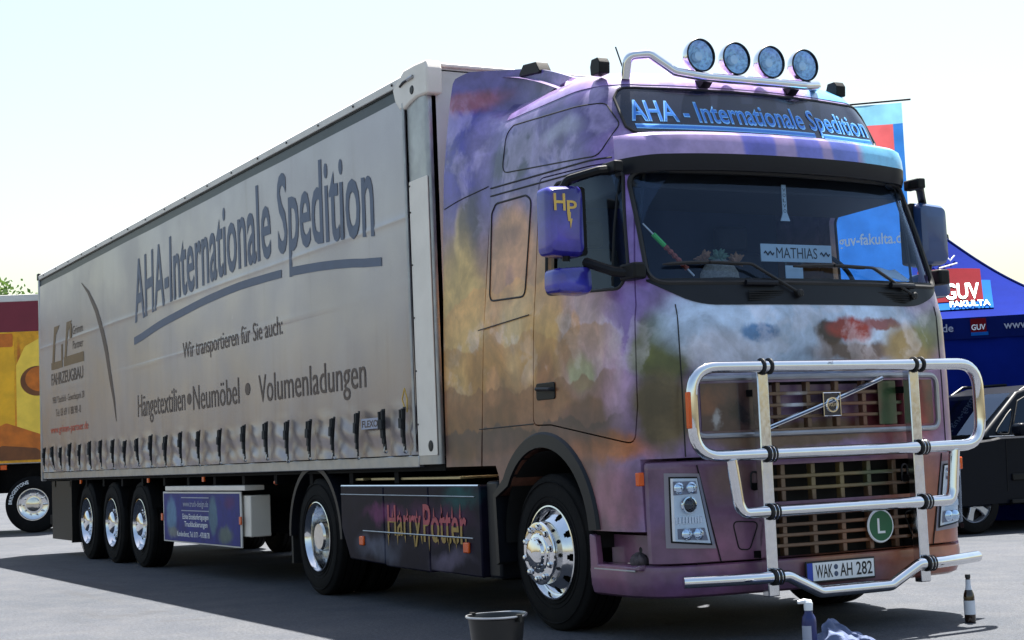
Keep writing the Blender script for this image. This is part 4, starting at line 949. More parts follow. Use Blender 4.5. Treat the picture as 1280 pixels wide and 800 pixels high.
# roof, rails, posts
MB().box(TX0, TX1, -1.24, 1.24, 4.03, 4.07).build('roof', 'white_paint', trl)
for s in (-1, 1):
    MB().box(TX0, TX1-.25, s*1.245, s*1.262, 3.87, 4.0).build('slide_rail', 'rail_shadow', trl, bevel=.006)
    rr_ = MB().prism([(s*1.20, 4.0), (s*1.285, 4.0), (s*1.292, 4.055), (s*1.25, 4.085), (s*1.20, 4.085)], 'x', TX0, TX1-.2).build('roof_rail', 'white_paint', trl, bevel=.004)
    MB().box(TX0, TX1-.3, s*1.262, s*1.270, 3.985, 4.0).build('rail_lip', 'black_plastic', trl)
    MB().box(CX0, CX1, s*1.20, s*1.268, 1.08, 1.172).build('side_beam', 'alu', trl, bevel=.008)
    if s < 0:
        rv = MB().lathe([(.012, 0), (.009, -.006), (.0005, -.008)], 'y', 8).build('rivet', 'dark_trim', trl); rv.location = (-14.5, -1.293, 4.03)
        for k in range(1, 17):
            c = rv.copy(); col.objects.link(c); c.location = (-14.5+.78*k, -1.293, 4.03)
    # corner posts
    MB().prism(round_poly([(-1.83, s*1.272), (-1.83, s*1.15), (TX1, s*1.15), (TX1, s*1.272)], .035, 4) if s < 0 else round_poly([(-1.83, 1.272), (TX1, 1.272), (TX1, 1.15), (-1.83, 1.15)], .035, 4), 'z', 1.10, 3.98).build('front_post', 'alu', trl)
    pp = MB().prism(rrect(-1.80, -1.475, 1.165, 3.235, .012), 'y', s*1.273, s*1.280).build('post_plate', 'white_plate', trl, bevel=.002)
    MB().lathe([(.042, 0), (.03, -.006*-s), (.012, .004*s), (.0005, .004*s)], 'y', 20, (-1.58, s*1.2815, 1.235)).build('rubber_buffer', 'rubber', pp)
    for z in (1.4, 1.8, 2.2, 2.6, 3.0, 3.2): MB().lathe([(.008, 0), (.006, .004*s), (.0005, .005*s)], 'y', 8, (-1.785, s*1.2805, z)).build('rivet', 'dark_trim', pp)
    cp = MB().prism(round_poly([(-2.02, 3.99), (-1.98, 3.89), (-1.90, 3.81), (-1.82, 3.80), (-1.72, 3.825), (-1.60, 3.845), (-1.40, 3.835), (-1.395, 4.03), (-1.42, 4.09), (-1.60, 4.10), (-1.80, 4.10)], .02), 'y', s*1.16, s*1.292).build('corner_cap', 'white_plate', trl, bevel=.015)
    MB().tube([(-1.87, s*1.294, 3.985), (-1.80, s*1.30, 4.0), (-1.72, s*1.30, 4.005)], .010, 6).build('cap_latch', 'dark_trim', cp); MB().tube([(-1.72, s*1.30, 4.005), (-1.62, s*1.30, 4.01)], .014, 6).build('cap_latch', 'alu', cp)
    MB().lathe([(.035, 0), (.028, .006*s), (.0005, .006*s)], 'y', 20, (-1.66, s*1.292, 3.915)).build('cap_lamp', 'dark_trim', cp)
    MB().box(TX0-.03, TX0+.05, s*1.18, s*1.285, 1.05, 4.03).build('rear_post', 'alu', trl, bevel=.01)
    MB().box(TX0-.05, TX0+.05, s*1.20, s*1.295, 4.0, 4.10).build('rear_corner', 'dark_trim', trl, bevel=.01)
    MB().tube([(-1.845, s*1.285, 1.2), (-1.845, s*1.285, 3.85)], .012, 8).build('tension_pole', 'alu', trl)
MB().box(TX1-.04, TX1, -1.24, 1.24, 1.12, 4.06).build('front_wall', 'white_paint', trl, bevel=.02)
MB().prism([(-1.24, 4.055), (1.24, 4.055), (1.24, 4.085), (-1.24, 4.085)], 'x', TX1-.12, TX1+.03).build('front_header', 'white_plate', trl, bevel=.01)
for s in (0, 1):
    d = MB().box(TX0-.04, TX0, -1.17+1.175*s, -.005+1.175*s, 1.18, 3.98).build('rear_door', 'white_paint', trl, bevel=.01)
    for y in (.3, .9): MB().tube([(TX0-.06, -1.17+1.175*s+y, 1.25), (TX0-.06, -1.17+1.175*s+y, 3.9)], .014, 8).build('lock_rod', 'alu', d)
MB().box(TX0, TX1, -1.22, 1.22, 1.05, 1.16).build('floor_deck', 'chassis', trl)
for s in (-1, 1): MB().box(TX0+.1, -2.0, s*.55-.06, s*.55+.06, .80, 1.06).build('chassis_beam', 'chassis', trl)
MB().box(-3.1, -2.9, -.5, .5, .92, 1.05).build('kingpin_plate', 'chassis', trl)
for i in range(14): MB().box(-14.4+i*.92, -14.32+i*.92, -1.2, 1.2, .96, 1.05).build('cross_member', 'chassis', trl)
# straps and buckles
sm_ = MB().box(-.022, .022, -.006, .004, -.20, .20); strap_me = None
for k, x in enumerate(STR):
    yb = -TY-.012
    if k == 0:
        st0 = MB().add([(a, b, c) for a in (-.030, .030) for b, c in ((-.004, .19), (-.012, .05), (-.016, -.08), (-.010, -.235), (-.004, -.235), (-.008, -.08), (-.004, .05), (.004, .19))], [tuple(range(8)), tuple(range(15, 7, -1))]+[(i, (i+1) % 8, 8+(i+1) % 8, 8+i) for i in range(8)]).build('strap', 'strap', trl)
        bk = MB().box(-.046, -.014, -.040, -.008, .075, .165).box(.010, .046, -.040, -.008, .06, .175).box(-.040, .040, -.050, -.018, -.02, .08).box(-.052, -.034, -.046, -.012, -.01, .05).box(-.028, .028, -.036, -.012, -.11, -.015).box(-.018, .030, -.030, -.010, -.17, -.10).build('buckle', 'strap', st0, bevel=.005)
        hk = MB().tube(fillet([(0, -.012, -.20), (0, -.02, -.25), (0, .0, -.27), (0, .012, -.25)], .012), .007, 6).build('hook', 'alu', st0); o = st0
    else: o = copy_tree(st0, trl)
    o.location = (x, yb-.02 if k % 3 else yb-.026, 1.385+rnd.uniform(-.012, .018)); o.rotation_euler = (rnd.uniform(-.03, .03), rnd.uniform(-.13, .13), rnd.uniform(-.12, .12)); o.scale = (rnd.uniform(.62, .8), .9, rnd.uniform(.72, .86))
# lettering on the curtain
cp_ = lambda u, v: (u, curt_y(u, v)-.004, v)
def arc(u): t = u+5.1; return -(.0088*t*t if t < 0 else .021*t*t)
text('curtain_letters', 'AHA-Internationale Spedition', -9.63, -2.50, 3.075, .70, cp_, 'print_blue', trl, .012, arc)
def swoosh(u0, u1, th0, th1, name):
    pts = [(-9.69, 2.69), (-8.6, 2.80), (-7.09, 2.89), (-5.8, 2.92), (-4.63, 2.90), (-3.68, 2.85), (-2.97, 2.79), (-2.37, 2.71)]
    def zc(u):
        for i in range(len(pts)-1):
            if u <= pts[i+1][0]: t = (u-pts[i][0])/(pts[i+1][0]-pts[i][0]); t = max(0, min(1, t)); return pts[i][1]*(1-t)+pts[i+1][1]*t
        return pts[-1][1]
    zs = lambda u: (zc(u-.35)+zc(u)*2+zc(u+.35))/4
    MB().grid(lambda a, b: cp_(u0+(u1-u0)*a, zs(u0+(u1-u0)*a)-(th0+(th1-th0)*a)*(b-.2)), 60, 2).build(name, 'print_blue', trl)
swoosh(-9.69, -4.62, .09, .075, 'curtain_swoosh'); swoosh(-4.36, -2.37, .08, .07, 'curtain_swoosh')
text('curtain_letters', 'Wir transportieren für Sie auch:', -7.76, -4.63, 2.325, .17, cp_, 'print_brown', trl)
text('curtain_letters', 'Hängetextilien', -9.58, -7.72, 1.77, .255, cp_, 'print_brown', trl)
text('curtain_letters', 'Neumöbel', -7.43, -5.92, 1.755, .255, cp_, 'print_brown', trl)
text('curtain_letters', 'Volumenladungen', -5.33, -2.76, 1.735, .255, cp_, 'print_brown', trl)
for x in (-7.57, -5.66): MB().add([cp_(x, 1.88)]+[cp_(x+.075*cos(t*pi/10), 1.88+.06*sin(t*pi/10)) for t in range(20)], [(0, i+1, (i+1) % 20+1) for i in range(20)]).build('bullet_dot', 'print_brown', trl)
AR = [(-12.25, 3.66), (-11.9, 3.50), (-11.5, 3.22), (-11.2, 2.92), (-11.0, 2.66), (-10.82, 2.30), (-10.68, 2.02), (-10.6, 1.76)]
mb = MB()
for i, (x, z) in enumerate(AR):
    w_ = .065*sin(pi*(i+.15)/(len(AR)-.7))+.004; mb.v += [cp_(x-w_, z-w_*.4), cp_(x+w_, z+w_*.4)]
for i in range(len(AR)-1): mb.f.append((2*i, 2*i+1, 2*i+3, 2*i+2))
mb.build('curtain_arc', 'print_brown', trl)
def cpoly(P, mt): MB().add([cp_(x, z) for x, z in P], [tuple(range(len(P)))]).build('builder_logo', mt, trl, smooth=0)
# trailer-builder logo: two bold angular letters on a bar
cpoly([(-14.10, 2.66), (-13.97, 2.66), (-13.80, 3.22), (-13.93, 3.22)], 'print_gold'); cpoly([(-13.93, 3.10), (-13.83, 3.10), (-13.60, 3.22), (-13.93, 3.22)], 'print_gold')
cpoly([(-14.14, 2.62), (-13.45, 2.62), (-13.45, 2.72), (-14.14, 2.72)], 'print_gold'); cpoly([(-13.52, 2.72), (-13.42, 2.72), (-13.42, 2.94), (-13.52, 2.94)], 'print_gold')
cpoly([(-13.36, 2.62), (-13.24, 2.62), (-13.05, 3.22), (-13.17, 3.22)], 'print_gold'); cpoly([(-13.17, 3.10), (-13.05, 3.10), (-12.86, 3.22), (-13.17, 3.22)], 'print_gold'); cpoly([(-12.98, 3.18), (-12.86, 3.18), (-12.86, 2.98), (-12.98, 2.98)], 'print_gold')
cpoly([(-13.36, 2.62), (-12.22, 2.62), (-12.22, 2.75), (-13.36, 2.75)], 'print_gold')
text('builder_letters', 'Grimm', -12.82, -12.24, 3.02, .11, cp_, 'print_brown', trl); text('builder_letters', 'Partner', -12.82, -12.24, 2.82, .11, cp_, 'print_brown', trl)
text('builder_letters', 'FAHRZEUGBAU', -14.15, -12.28, 2.40, .16, cp_, 'print_brown', trl, .01)
text('builder_letters', '99817 Stedtfeld - Gewerbepark 28', -14.1, -12.25, 2.14, .09, cp_, 'print_brown', trl)
text('builder_letters', 'Tel. 03 69 1/ 88 98 -0', -13.9, -12.45, 1.95, .10, cp_, 'print_brown', trl)
text('builder_letters', 'www.grimm-partner.de', -14.25, -12.05, 1.72, .10, cp_, 'print_red', trl, .01)
fl = MB().box(-2.78, -2.43, -1.322, -1.318, 1.395, 1.48).build('maker_label', 'print_silver', trl); text('label_letters', 'FLEXO', -2.76, -2.45, 1.41, .052, lambda u, v: (u, -1.3235, v), 'print_brown', trl, .02)
MB().tube([(-2.0, -1.285, 1.52), (-2.02, -1.30, 1.60), (-1.97, -1.30, 1.68), (-1.95, -1.29, 1.60), (-1.97, -1.285, 1.50)], .006, 6).build('curtain_cord', 'gold', trl)
# running gear
tw = make_wheel('trailer', trl); first = True
for x in (-9.90, -11.21, -12.52):
    for s in (-1, 1):
        o = tw if first else copy_tree(tw, trl); first = False
        o.location = (x, s*1.20, .505); o.rotation_euler = (0, rnd.uniform(0, 1), 0 if s < 0 else pi)
    MB().tube([(x, -1.0, .5), (x, 1.0, .5)], .075, 10).build('axle', 'chassis', trl)
    for s in (-1, 1): MB().grid(lambda u, v: (x+.60*cos(radians(20+140*u)), s*(.78+.42*v), .50+.60*sin(radians(20+140*u))), 14, 1).build('mudguard', 'chassis', trl)
for s in (-1, 1):
    MB().box(-13.25, -13.21, s*.75, s*1.24, .20, 1.05).build('mud_flap', 'black_plastic', trl); MB().box(-14.6, -13.3, s*1.16, s*1.20, .22, 1.04).build('rear_skirt', 'black_plastic', trl)
    for dx in (-.18, .18): pass
    MB().box(-5.35, -5.22, s*.78-.07, s*.78+.07, .30, 1.05).build('landing_leg', 'chassis', trl, bevel=.01)
    MB().box(-5.42, -5.15, s*.78-.13, s*.78+.13, .26, .30).build('landing_foot', 'chassis', trl)
MB().box(-14.75, -14.6, -1.2, 1.2, .42, .56).build('underrun_bar', 'chassis', trl, bevel=.01)
# equipment box with printed panel (near side) and pallet boxes (far side)
eb = MB().box(-8.80, -5.98, -1.17, -.96, .45, .855).build('equipment_box', 'white_plate', trl, bevel=.01)
MB().box(-8.88, -6.16, -1.205, -1.19, .34, .895).build('sign_frame', 'white_paint', eb, bevel=.004)
MB().box(-8.84, -6.20, -1.209, -1.206, .355, .875).build('sign_face', 'box_sign_art', eb)
MB().box(-8.72, -5.98, -1.225, -1.02, .905, .955).build('sign_cap', 'white_plate', eb, bevel=.006)
for x in (-8.90, -6.16): MB().box(x-.03, x+.03, -1.222, -1.208, .57, .65).build('side_marker', 'amber', eb, bevel=.005)
bf = lambda u, v: (u, -1.211, v)
for z in (.69, .83): MB().box(-8.16, -7.18, -1.2115, -1.2095, z-.005, z+.005).build('sign_rule', 'print_silver', eb)
text('sign_print', 'www.truck-design.de', -8.10, -7.20, .735, .06, bf, 'print_silver', eb, .01)
text('sign_print', 'Echte Einzelanfertigungen', -8.12, -7.20, .60, .055, bf, 'print_white', eb, .01)
text('sign_print', 'Trucklackierungen', -8.06, -7.24, .52, .055, bf, 'print_white', eb, .01)
text('sign_print', 'Kundendienst, Tel. 0171 - 478 88 78', -8.34, -7.18, .41, .055, bf, 'print_white', eb, .01)
MB().box(-9.1, -5.5, .75, 1.2, .18, .95).build('pallet_box', 'chassis', trl, bevel=.02)
MB().box(-5.1, -4.85, .6, 1.2, .30, 1.0).build('tool_box', 'chassis', trl, bevel=.02)
MB().box(-9.2, -5.6, -.5, .5, .42, .95).build('air_tank', 'chassis', trl, bevel=.05)
MB().lathe([(.025, 0), (.025, .02), (.015, .03), (.0005, .03)], 'x', 12, (-5.2, -1.18, .98)).build('side_marker', 'amber', trl)
for x in (-12.6, -9.3, -7.2): MB().box(x-.03, x+.03, -1.262, -1.245, 1.0, 1.05).build('side_marker', 'amber', trl)

# ================================================================== SMALL THINGS ON THE GROUND
def bottle(loc, label):
    b = thing('beer_bottle', label, 'bottle', loc=loc)
    MB().lathe([(.0005, 0), (.028, .0), (.033, .006), (.034, .02), (.034, .155), (.031, .175), (.020, .205), (.0145, .235), (.0135, .27), (.015, .275), (.015, .29), (.0005, .29)], 'z', 28).build('glass_body', 'beer_glass', b)
    MB().lathe([(.0345, .05), (.0346, .135)], 'z', 28).build('front_label', 'paper_label', b)
    MB().lathe([(.0225, .20), (.0165, .225), (.0150, .262)], 'z', 24).build('neck_foil', 'paper_label', b)
    MB().lathe([(.0165, .272), (.0168, .288), (.014, .294), (.0005, .295)], 'z', 20).build('crown_cap', 'print_black', b)
    return b
bottle((1.64, .82, 0), 'brown beer bottle with a pale label standing on sunlit asphalt beside the bumper')
sb = thing('spray_bottle', 'dark blue cleaner bottle with a white nozzle cap standing in the shade', 'bottle', loc=(2.0, -.71, 0))
MB().lathe([(.0005, 0), (.036, .0), (.04, .008), (.04, .16), (.036, .185), (.024, .205), (.022, .225), (.0005, .225)], 'z', 24).build('bottle_body', 'blue_plastic', sb)
MB().lathe([(.024, .222), (.025, .262), (.022, .268), (.0005, .268)], 'z', 20).build('cap', 'cap_white', sb)
MB().tube([(0, .015, .262), (-.01, -.02, .272), (-.02, -.055, .268)], [.018, .015, .010], 10).build('nozzle', 'cap_white', sb)
MB().lathe([(.0405, .04), (.0406, .14)], 'z', 24, a0=-2.2, a1=-.4).build('label_sticker', 'print_silver', sb)
def rag_fn(u, v):
    x = u-.5; y = v-.5; r = sqrt(x*x+y*y)*2
    a_ = math.atan2(y, x); z = .085*max(0, 1-r*r*1.05)*(1+.5*sin(9*u+3*v)*cos(7*v-2*u))+.022*abs(sin(11*u+4*sin(5*v)))*max(0, 1.2-r)+.010*sin(29*u+9*v)*sin(23*v)+.012
    return (x*.40+.03*sin(9*v)+.012*sin(31*v), y*.40+.03*sin(8*u)+.012*sin(27*u), max(.006, z))
rg = MB().grid(rag_fn, 70, 70).build('cleaning_rag', 'rag', smooth=80); rg.location = (1.95, -.47, 0); sd_ = rg.modifiers.new('thick', 'SOLIDIFY'); sd_.thickness = .006
tag(rg, 'crumpled light blue cloth lying on the asphalt beside the cleaner bottle', 'cloth')
bk = thing('bucket', 'dark plastic bucket with a metal rim standing by the front wheel', 'bucket', loc=(1.40, -2.34, 0))
MB().lathe([(.0005, .012), (.122, .012), (.152, .275), (.162, .28), (.162, .29), (.154, .292), (.148, .28), (.118, .02), (.0005, .02)], 'z', 40).build('pail', 'bucket_plastic', bk)
MB().lathe([(.118, .0), (.114, .02), (.105, .02), (.105, .0)], 'z', 32).build('foot_ring', 'bucket_plastic', bk)
MB().tube([(.162*cos(t*pi/24), .162*sin(t*pi/24), .288) for t in range(48)], .006, 6, True).build('rim', 'alu', bk)
MB().tube([(.168*cos(radians(a)), .168*sin(radians(a))*.98, .284+.012*abs(sin(radians(a)))) for a in range(20, 205, 8)], .004, 6).build('handle', 'alu', bk)
for a in (20, 204): MB().box(-.015, .015, -.01, .01, .26, .30).xf(Matrix.Translation((.164*cos(radians(a)), .164*sin(radians(a)), 0)) @ Matrix.Rotation(radians(a), 4, 'Z')).build('lug', 'bucket_plastic', bk)
# rag bundle on the cab step
def bun(u, v):
    t = 2*pi*u; ph_ = pi*(v-.5); r = 1+.18*sin(3*t+4*v)+.12*sin(7*t*1.0+9*v)
    return (.06*r*cos(ph_)*cos(t), .045*r*cos(ph_)*sin(t), .045*r*sin(ph_))
rb = MB().grid(bun, 28, 14, True).build('work_rag', 'step_cloth', smooth=80); rb.location = (1.02, -1.165, .482); tag(rb, 'bunched greyish cloth stuffed onto the metal cab step', 'cloth')

# ================================================================== THINGS BEHIND THE WINDSCREEN
nm = thing('name_board', 'white name board reading MATHIAS on the dashboard behind the windscreen', 'sign')
MB().box(.995, 1.003, -.14, .43, 2.30, 2.415).build('board', 'card', nm, bevel=.003)
text('board_letters', 'MATHIAS', -.02, .31, 2.325, .068, lambda u, v: (1.0045, u, v), 'print_black', nm, .0)
for (a, b) in ((-.115, -.04), (.335, .41)):
    MB().tube([(1.005, a+(b-a)*i/8, 2.355+.012*sin(i*1.6)) for i in range(9)], .005, 5).build('board_scroll', 'print_black', nm)
MB().box(.985, .995, .05, .07, 2.16, 2.31).build('stand', 'print_black', nm)
cd = MB().box(1.06, 1.064, .0, .14, 2.185, 2.27).build('white_card', 'card', bevel=.002); tag(cd, 'small pale card stuck behind the windscreen below the name board', 'card')
pn = thing('pendant', 'narrow white pendant hanging behind the top of the windscreen', 'pendant')
MB().box(1.0, 1.004, .05, .085, 2.60, 2.80).build('ribbon', 'card', pn); MB().prism([(.03, 2.565), (.105, 2.565), (.085, 2.615), (.05, 2.615)], 'x', .998, 1.006).build('ribbon_end', 'card', pn)
for i, ch in enumerate('VOLVO'): text('pendant_letter', ch, .056, .079, 2.755-.034*i, .022, lambda u, v: (1.0052, u, v), 'print_black', pn, .005)
stick = thing('party_stick', 'slanting stick with green grip and reddish wrapping behind the windscreen', 'stick')
sp0, sp1 = Vector((.97, -1.0, 2.52)), Vector((1.0, -.66, 2.20)); L = lambda t: sp0.lerp(sp1, t)
MB().tube([L(0), L(.22)], .005, 6).build('tip', 'cap_white', stick); MB().tube([L(.2), L(.42)], .016, 8).build('grip', 'green_grip', stick)
MB().tube([L(.42+.04*i) for i in range(12)], [.012+.007*(i % 2) for i in range(12)], 8).build('wrapping', 'stick_red', stick); MB().tube([L(.86), L(1.0)], .006, 6).build('end', 'cap_white', stick)
ht = thing('knitted_hat', 'greyish knitted hat with green and brown tufts lying on the dashboard', 'hat', loc=(.93, -.42, 2.17))
MB().lathe([(.10, .0), (.125, .02), (.12, .06), (.09, .11), (.05, .14), (.0005, .15)], 'z', 28).build('crown', 'plush_grey', ht)
def tuft(n, r, c, name, mt, seed):
    R_ = random.Random(seed); m = MB()
    for _ in range(n):
        a = R_.uniform(0, 2*pi); b = R_.uniform(-.2, 1.3); d = Vector((cos(a)*cos(b), sin(a)*cos(b), sin(b)))*r*R_.uniform(.7, 1.2); p = Vector(c)
        m.tube([p, p+d*.6+Vector((0, 0, .01)), p+d], [.010, .012, .003], 5)
    m.build(name, mt, ht)
tuft(34, .07, (0, 0, .14), 'tuft', 'plush_green', 1); tuft(22, .07, (0, -.11, .13), 'pompom', 'plush_brown', 2); tuft(22, .07, (0, .13, .12), 'pompom', 'plush_brown', 3)
pa = MB().grid(lambda u, v: (1.02+.14*v, .74+.20*u, 2.18+.09*(1-v)+.01*sin(6*u)), 6, 4).build('paper_sheet', 'card'); tag(pa, 'pale sheet of paper lying at the driver side of the dashboard', 'paper'); pa.modifiers.new('s', 'SOLIDIFY').thickness = .002

# ================================================================== DARK SUV
suv = thing('parked_suv', 'black off-road car with roof rails and silver five-spoke wheels parked by the blue tent', 'car', loc=(-4.92, 7.28, 0), rz=radians(265))
# local frame: +x is forward, front axle at x = 0, near side is +y = outer wheel face
SW = .93
body = [(.92, .42), (.95, .60), (.93, .82), (.84, .93), (.55, 1.02), (-.30, 1.10), (-.42, 1.12), (-3.45, 1.14), (-3.62, 1.05), (-3.68, .80), (-3.66, .45), (-3.45, .34), (.75, .30)]
OY = -SW+.0
def suvbody():
    n = len(body); P = round_poly(body, .07, 4); mb = MB(); m = len(P); cx_, cz_ = -1.4, .75
    for (k, y) in ((.93, -SW*1.0), (.985, -SW*.97), (1.0, -SW*.9), (1.0, SW*.9), (.985, SW*.97), (.93, SW)):
        mb.v += [(cx_+(x-cx_)*(.985 if k < .95 else 1), y+OY, cz_+(z-cz_)*k) for x, z in P]
    for j in range(5):
        for i in range(m): a = j*m+i; b = j*m+(i+1) % m; mb.f.append((a, b, b+m, a+m))
    mb.f.append(tuple(range(m))); mb.f.append(tuple(5*m+i for i in range(m))); return mb
sbod = suvbody().build('body', 'suv_paint', suv)
for x in (0, -2.78):
    cut(sbod, MB().prism([(x+.43*cos(k*pi/20), .37+.43*sin(k*pi/20)) for k in range(40)], 'y', -3, 3))
shade(sbod)
for x in (0, -2.78): MB().box(x-.42, x+.42, OY-.6, OY+.6, .3, .8).build('wheel_well', 'black_gap', suv)
gh = [(-.14, 1.09), (-.90, 1.65), (-1.25, 1.74), (-2.2, 1.775), (-3.0, 1.74), (-3.30, 1.65), (-3.56, 1.13)]
mb = MB(); P = round_poly(gh, .06, 4); m = len(P)
for yy, tt in ((-1, 0), (1, 0)):
    for x, z in P: h = max(0, (z-1.1)/.62); mb.v.append((x, OY+yy*(SW*.945-.20*h), z))
for i in range(m): mb.f.append((i, (i+1) % m, m+(i+1) % m, m+i))
mb.f.append(tuple(range(m))); mb.f.append(tuple(m+i for i in range(m)))
gho = mb.build('cabin', 'suv_paint', suv, bevel=.03)
wy = lambda z, s: OY+s*(SW*.945-.20*max(0, (z-1.1)/.62)+.004)
for s in (-1, 1):
    for poly, nm in (([(-.38, 1.15), (-.60, 1.15), (-.82, 1.52)], 'quarter_window'), ([(-.65, 1.15), (-1.55, 1.15), (-1.55, 1.65), (-1.10, 1.63), (-.87, 1.54)], 'front_window'), ([(-1.62, 1.15), (-2.5, 1.15), (-2.5, 1.63), (-1.62, 1.63)], 'rear_window'), ([(-2.58, 1.15), (-3.35, 1.15), (-3.15, 1.58), (-2.58, 1.62)], 'cargo_window')):
        q = round_poly(poly, .04, 3); MB().add([(x, wy(z, s), z) for x, z in q], [tuple(range(len(q)))]).build(nm, 'suv_glass', suv)
        MB().tube([(x, wy(z, s), z) for x, z in q], .008, 5, True).build('window_trim', 'black_plastic', suv)
    MB().tube([(-.30, wy(1.13, s)+s*.004, 1.125), (-3.45, wy(1.13, s)+s*.004, 1.13)], .009, 6).build('belt_trim', 'alu', suv)
    MB().tube(fillet([(-1.0, OY+s*.64, 1.66), (-1.2, OY+s*.655, 1.765), (-2.2, OY+s*.655, 1.80), (-3.0, OY+s*.655, 1.77), (-3.15, OY+s*.64, 1.68)], .08), .018, 8).build('roof_rail', 'dark_trim', suv)
    MB().box(-3.3, -.55, OY+s*.91, OY+s*.955, .60, .68).build('side_moulding', 'black_plastic', suv, bevel=.01)
    MB().box(-2.3, -.5, OY+s*.80, OY+s*.98, .33, .38).build('running_board', 'black_plastic', suv, bevel=.01)
    for x in (-1.60,): MB().tube([(x, OY+s*.934, .42), (x, OY+s*.934, 1.1)], .005, 4).build('door_seam', 'black_gap', suv)
    MB().tube([(-.48, OY+s*.934, .48), (-.50, OY+s*.934, 1.08)], .005, 4).build('door_seam', 'black_gap', suv)
    for x in (-1.4, -2.35): MB().box(x-.10, x+.10, OY+s*.925, OY+s*.965, .92, .955).build('handle', 'suv_paint', suv, bevel=.012)
    mrr = MB().box(-.72, -.56, OY+s*.95, OY+s*1.14, 1.12, 1.27).build('mirror', 'suv_paint', suv, bevel=.04)
    MB().box(.72, .90, OY+s*.55, OY+s*.88, .70, .86).build('headlight', 'lamp_silver', suv, bevel=.03)
    MB().box(-3.70, -3.60, OY+s*.65, OY+s*.9, .85, 1.08).build('tail_light', 'red_lens', suv, bevel=.02)
MB().add([(-.20, OY-.78, 1.13), (-.20, OY+.78, 1.13), (-.86, OY+.66, 1.615), (-.86, OY-.66, 1.615)], [(0, 1, 2, 3)]).xf(Matrix.Translation((.022, 0, .028))).build('windscreen', 'suv_glass', suv)
MB().box(.90, .96, OY-.5, OY+.5, .55, .72).build('grille', 'black_plastic', suv, bevel=.02)
def suv_wheel():
    w_ = bpy.data.objects.new('wheel', None); col.objects.link(w_); w_.parent = suv
    R = .37; W = .25; MB().lathe([(.235, -W*.40), (.25, -W*.5), (.30, -W*.52), (.345, -W*.48), (R, -W*.36), (R, W*.36), (.345, W*.48), (.30, W*.52), (.25, W*.5), (.235, W*.4)], 'y', 56).build('tyre', 'tyre', w_)
    rim = MB().lathe([(.238, .115), (.24, .10), (.226, .105), (.215, .08), (.21, -.05)], 'y', 48).build('rim', 'suv_rim', w_)
    MB().lathe([(.21, .03), (.0005, .03)], 'y', 32).build('brake_disc', 'black_plastic', w_)
    for k in range(5):
        m = MB(); a = 2*pi*k/5; pr = [(-.05, .03), (.05, .03), (.034, .12), (.045, .222), (-.045, .222), (-.034, .12)]
        q = [(x*cos(a)-z*sin(a), x*sin(a)+z*cos(a)) for x, z in pr]; m.prism(q, 'y', .07, .105).build('spoke', 'suv_rim', w_, bevel=.008)
    MB().lathe([(.06, .07), (.06, .108), (.045, .115), (.0005, .116)], 'y', 24).build('hub_cap', 'suv_rim', w_)
    return w_
sw0 = suv_wheel(); k = 0
for x in (0, -2.78):
    for s in (1, -1):
        o = sw0 if k == 0 else copy_tree(sw0, suv); k += 1; o.location = (x, OY+s*.80, .37); o.rotation_euler = (0, .3*k, 0 if s > 0 else pi)

# ================================================================== BLUE TENT
tr_ = radians(134.7-90+2.0)   # local x runs to the viewer's right
tent = thing('party_tent', 'blue pavilion tent with red logo on its pyramid roof and printed valance', 'tent', loc=(-8.25, 10.16, 0), rz=tr_)
H = 2.0; EV = 2.70; PK = 4.06; VB = 2.42
def roof_pt(u, v, side):
    # v 0 eave -> 1 peak, u -1..1 along the eave; gentle catenary sag
    k = 1-v; sag = .16*sin(pi*v); z = EV+(PK-EV)*(v**1.08)-sag*(.6+.4*u*u); a, b = u*H*k, -H*k
    return [(a, b), (-b, a), (-a, -b), (b, -a)][side]+(z,)
for sd in range(4):
    MB().grid(lambda u, v: roof_pt(-1+2*u, min(v, .985), sd), 16, 14).build('roof_panel', 'tent_blue', tent, smooth=60)
    def val(u, v):
        a = (-1+2*u)*H; y = -H-.015-.012*sin(u*34)*(1-v); p = [(a, y), (-y, a), (-a, -y), (y, -a)][sd]; return p+(VB+(EV-VB)*v,)
    MB().grid(val, 60, 3).build('valance', 'tent_navy', tent, smooth=60)
    def wall(u, v):
        a = (-1+2*u)*H*.985; y = -H*.985-.03*sin(u*21+sin(u*9)*2)*(1-v*.6); p = [(a, y), (-y, a), (-a, -y), (y, -a)][sd]; return p+(.03+(VB+.1)*v,)
    MB().grid(wall, 90, 6).build('wall', 'tent_blue', tent, smooth=60)
for a in (-1, 1):
    for b in (-1, 1):
        MB().box(a*H*.96-.025, a*H*.96+.025, b*H*.96-.025, b*H*.96+.025, 0, EV).build('pole', 'pole_grey', tent)
        MB().tube([(a*H*(1-t), b*H*(1-t), roof_pt(a, t, 0)[2]+.012) for t in [i/14*.98 for i in range(15)]], .014, 6).build('ridge_seam', 'tent_navy', tent)
MB().lathe([(.12, -.10), (.11, .0), (.04, .05), (.0005, .06)], 'z', 16, (0, 0, PK)).build('peak_cap', 'dark_trim', tent)
def on_roof(u, v, off=.012):   # u metres along, v metres up the front slope from the eave
    t = min(.97, max(0, v/2.3)); k = 1-t; z = EV+(PK-EV)*(t**1.08)-.16*sin(pi*t)*(.6+.4*(u/max(.2, H*k))**2); return (u, -H*k-off, z+off*1.2)
def rpatch(u0, u1, v0, v1, off, nm, mt): MB().grid(lambda a, b: on_roof(u0+(u1-u0)*a, v0+(v1-v0)*b, off), 8, 8).build(nm, mt, tent)
rpatch(-.15, .62, .33, 1.22, .012, 'logo_sky_field', 'tent_sky'); rpatch(-.35, .50, .58, 1.50, .020, 'logo_square', 'tent_red')  # sky-blue field of the printed logo, lying behind the red square
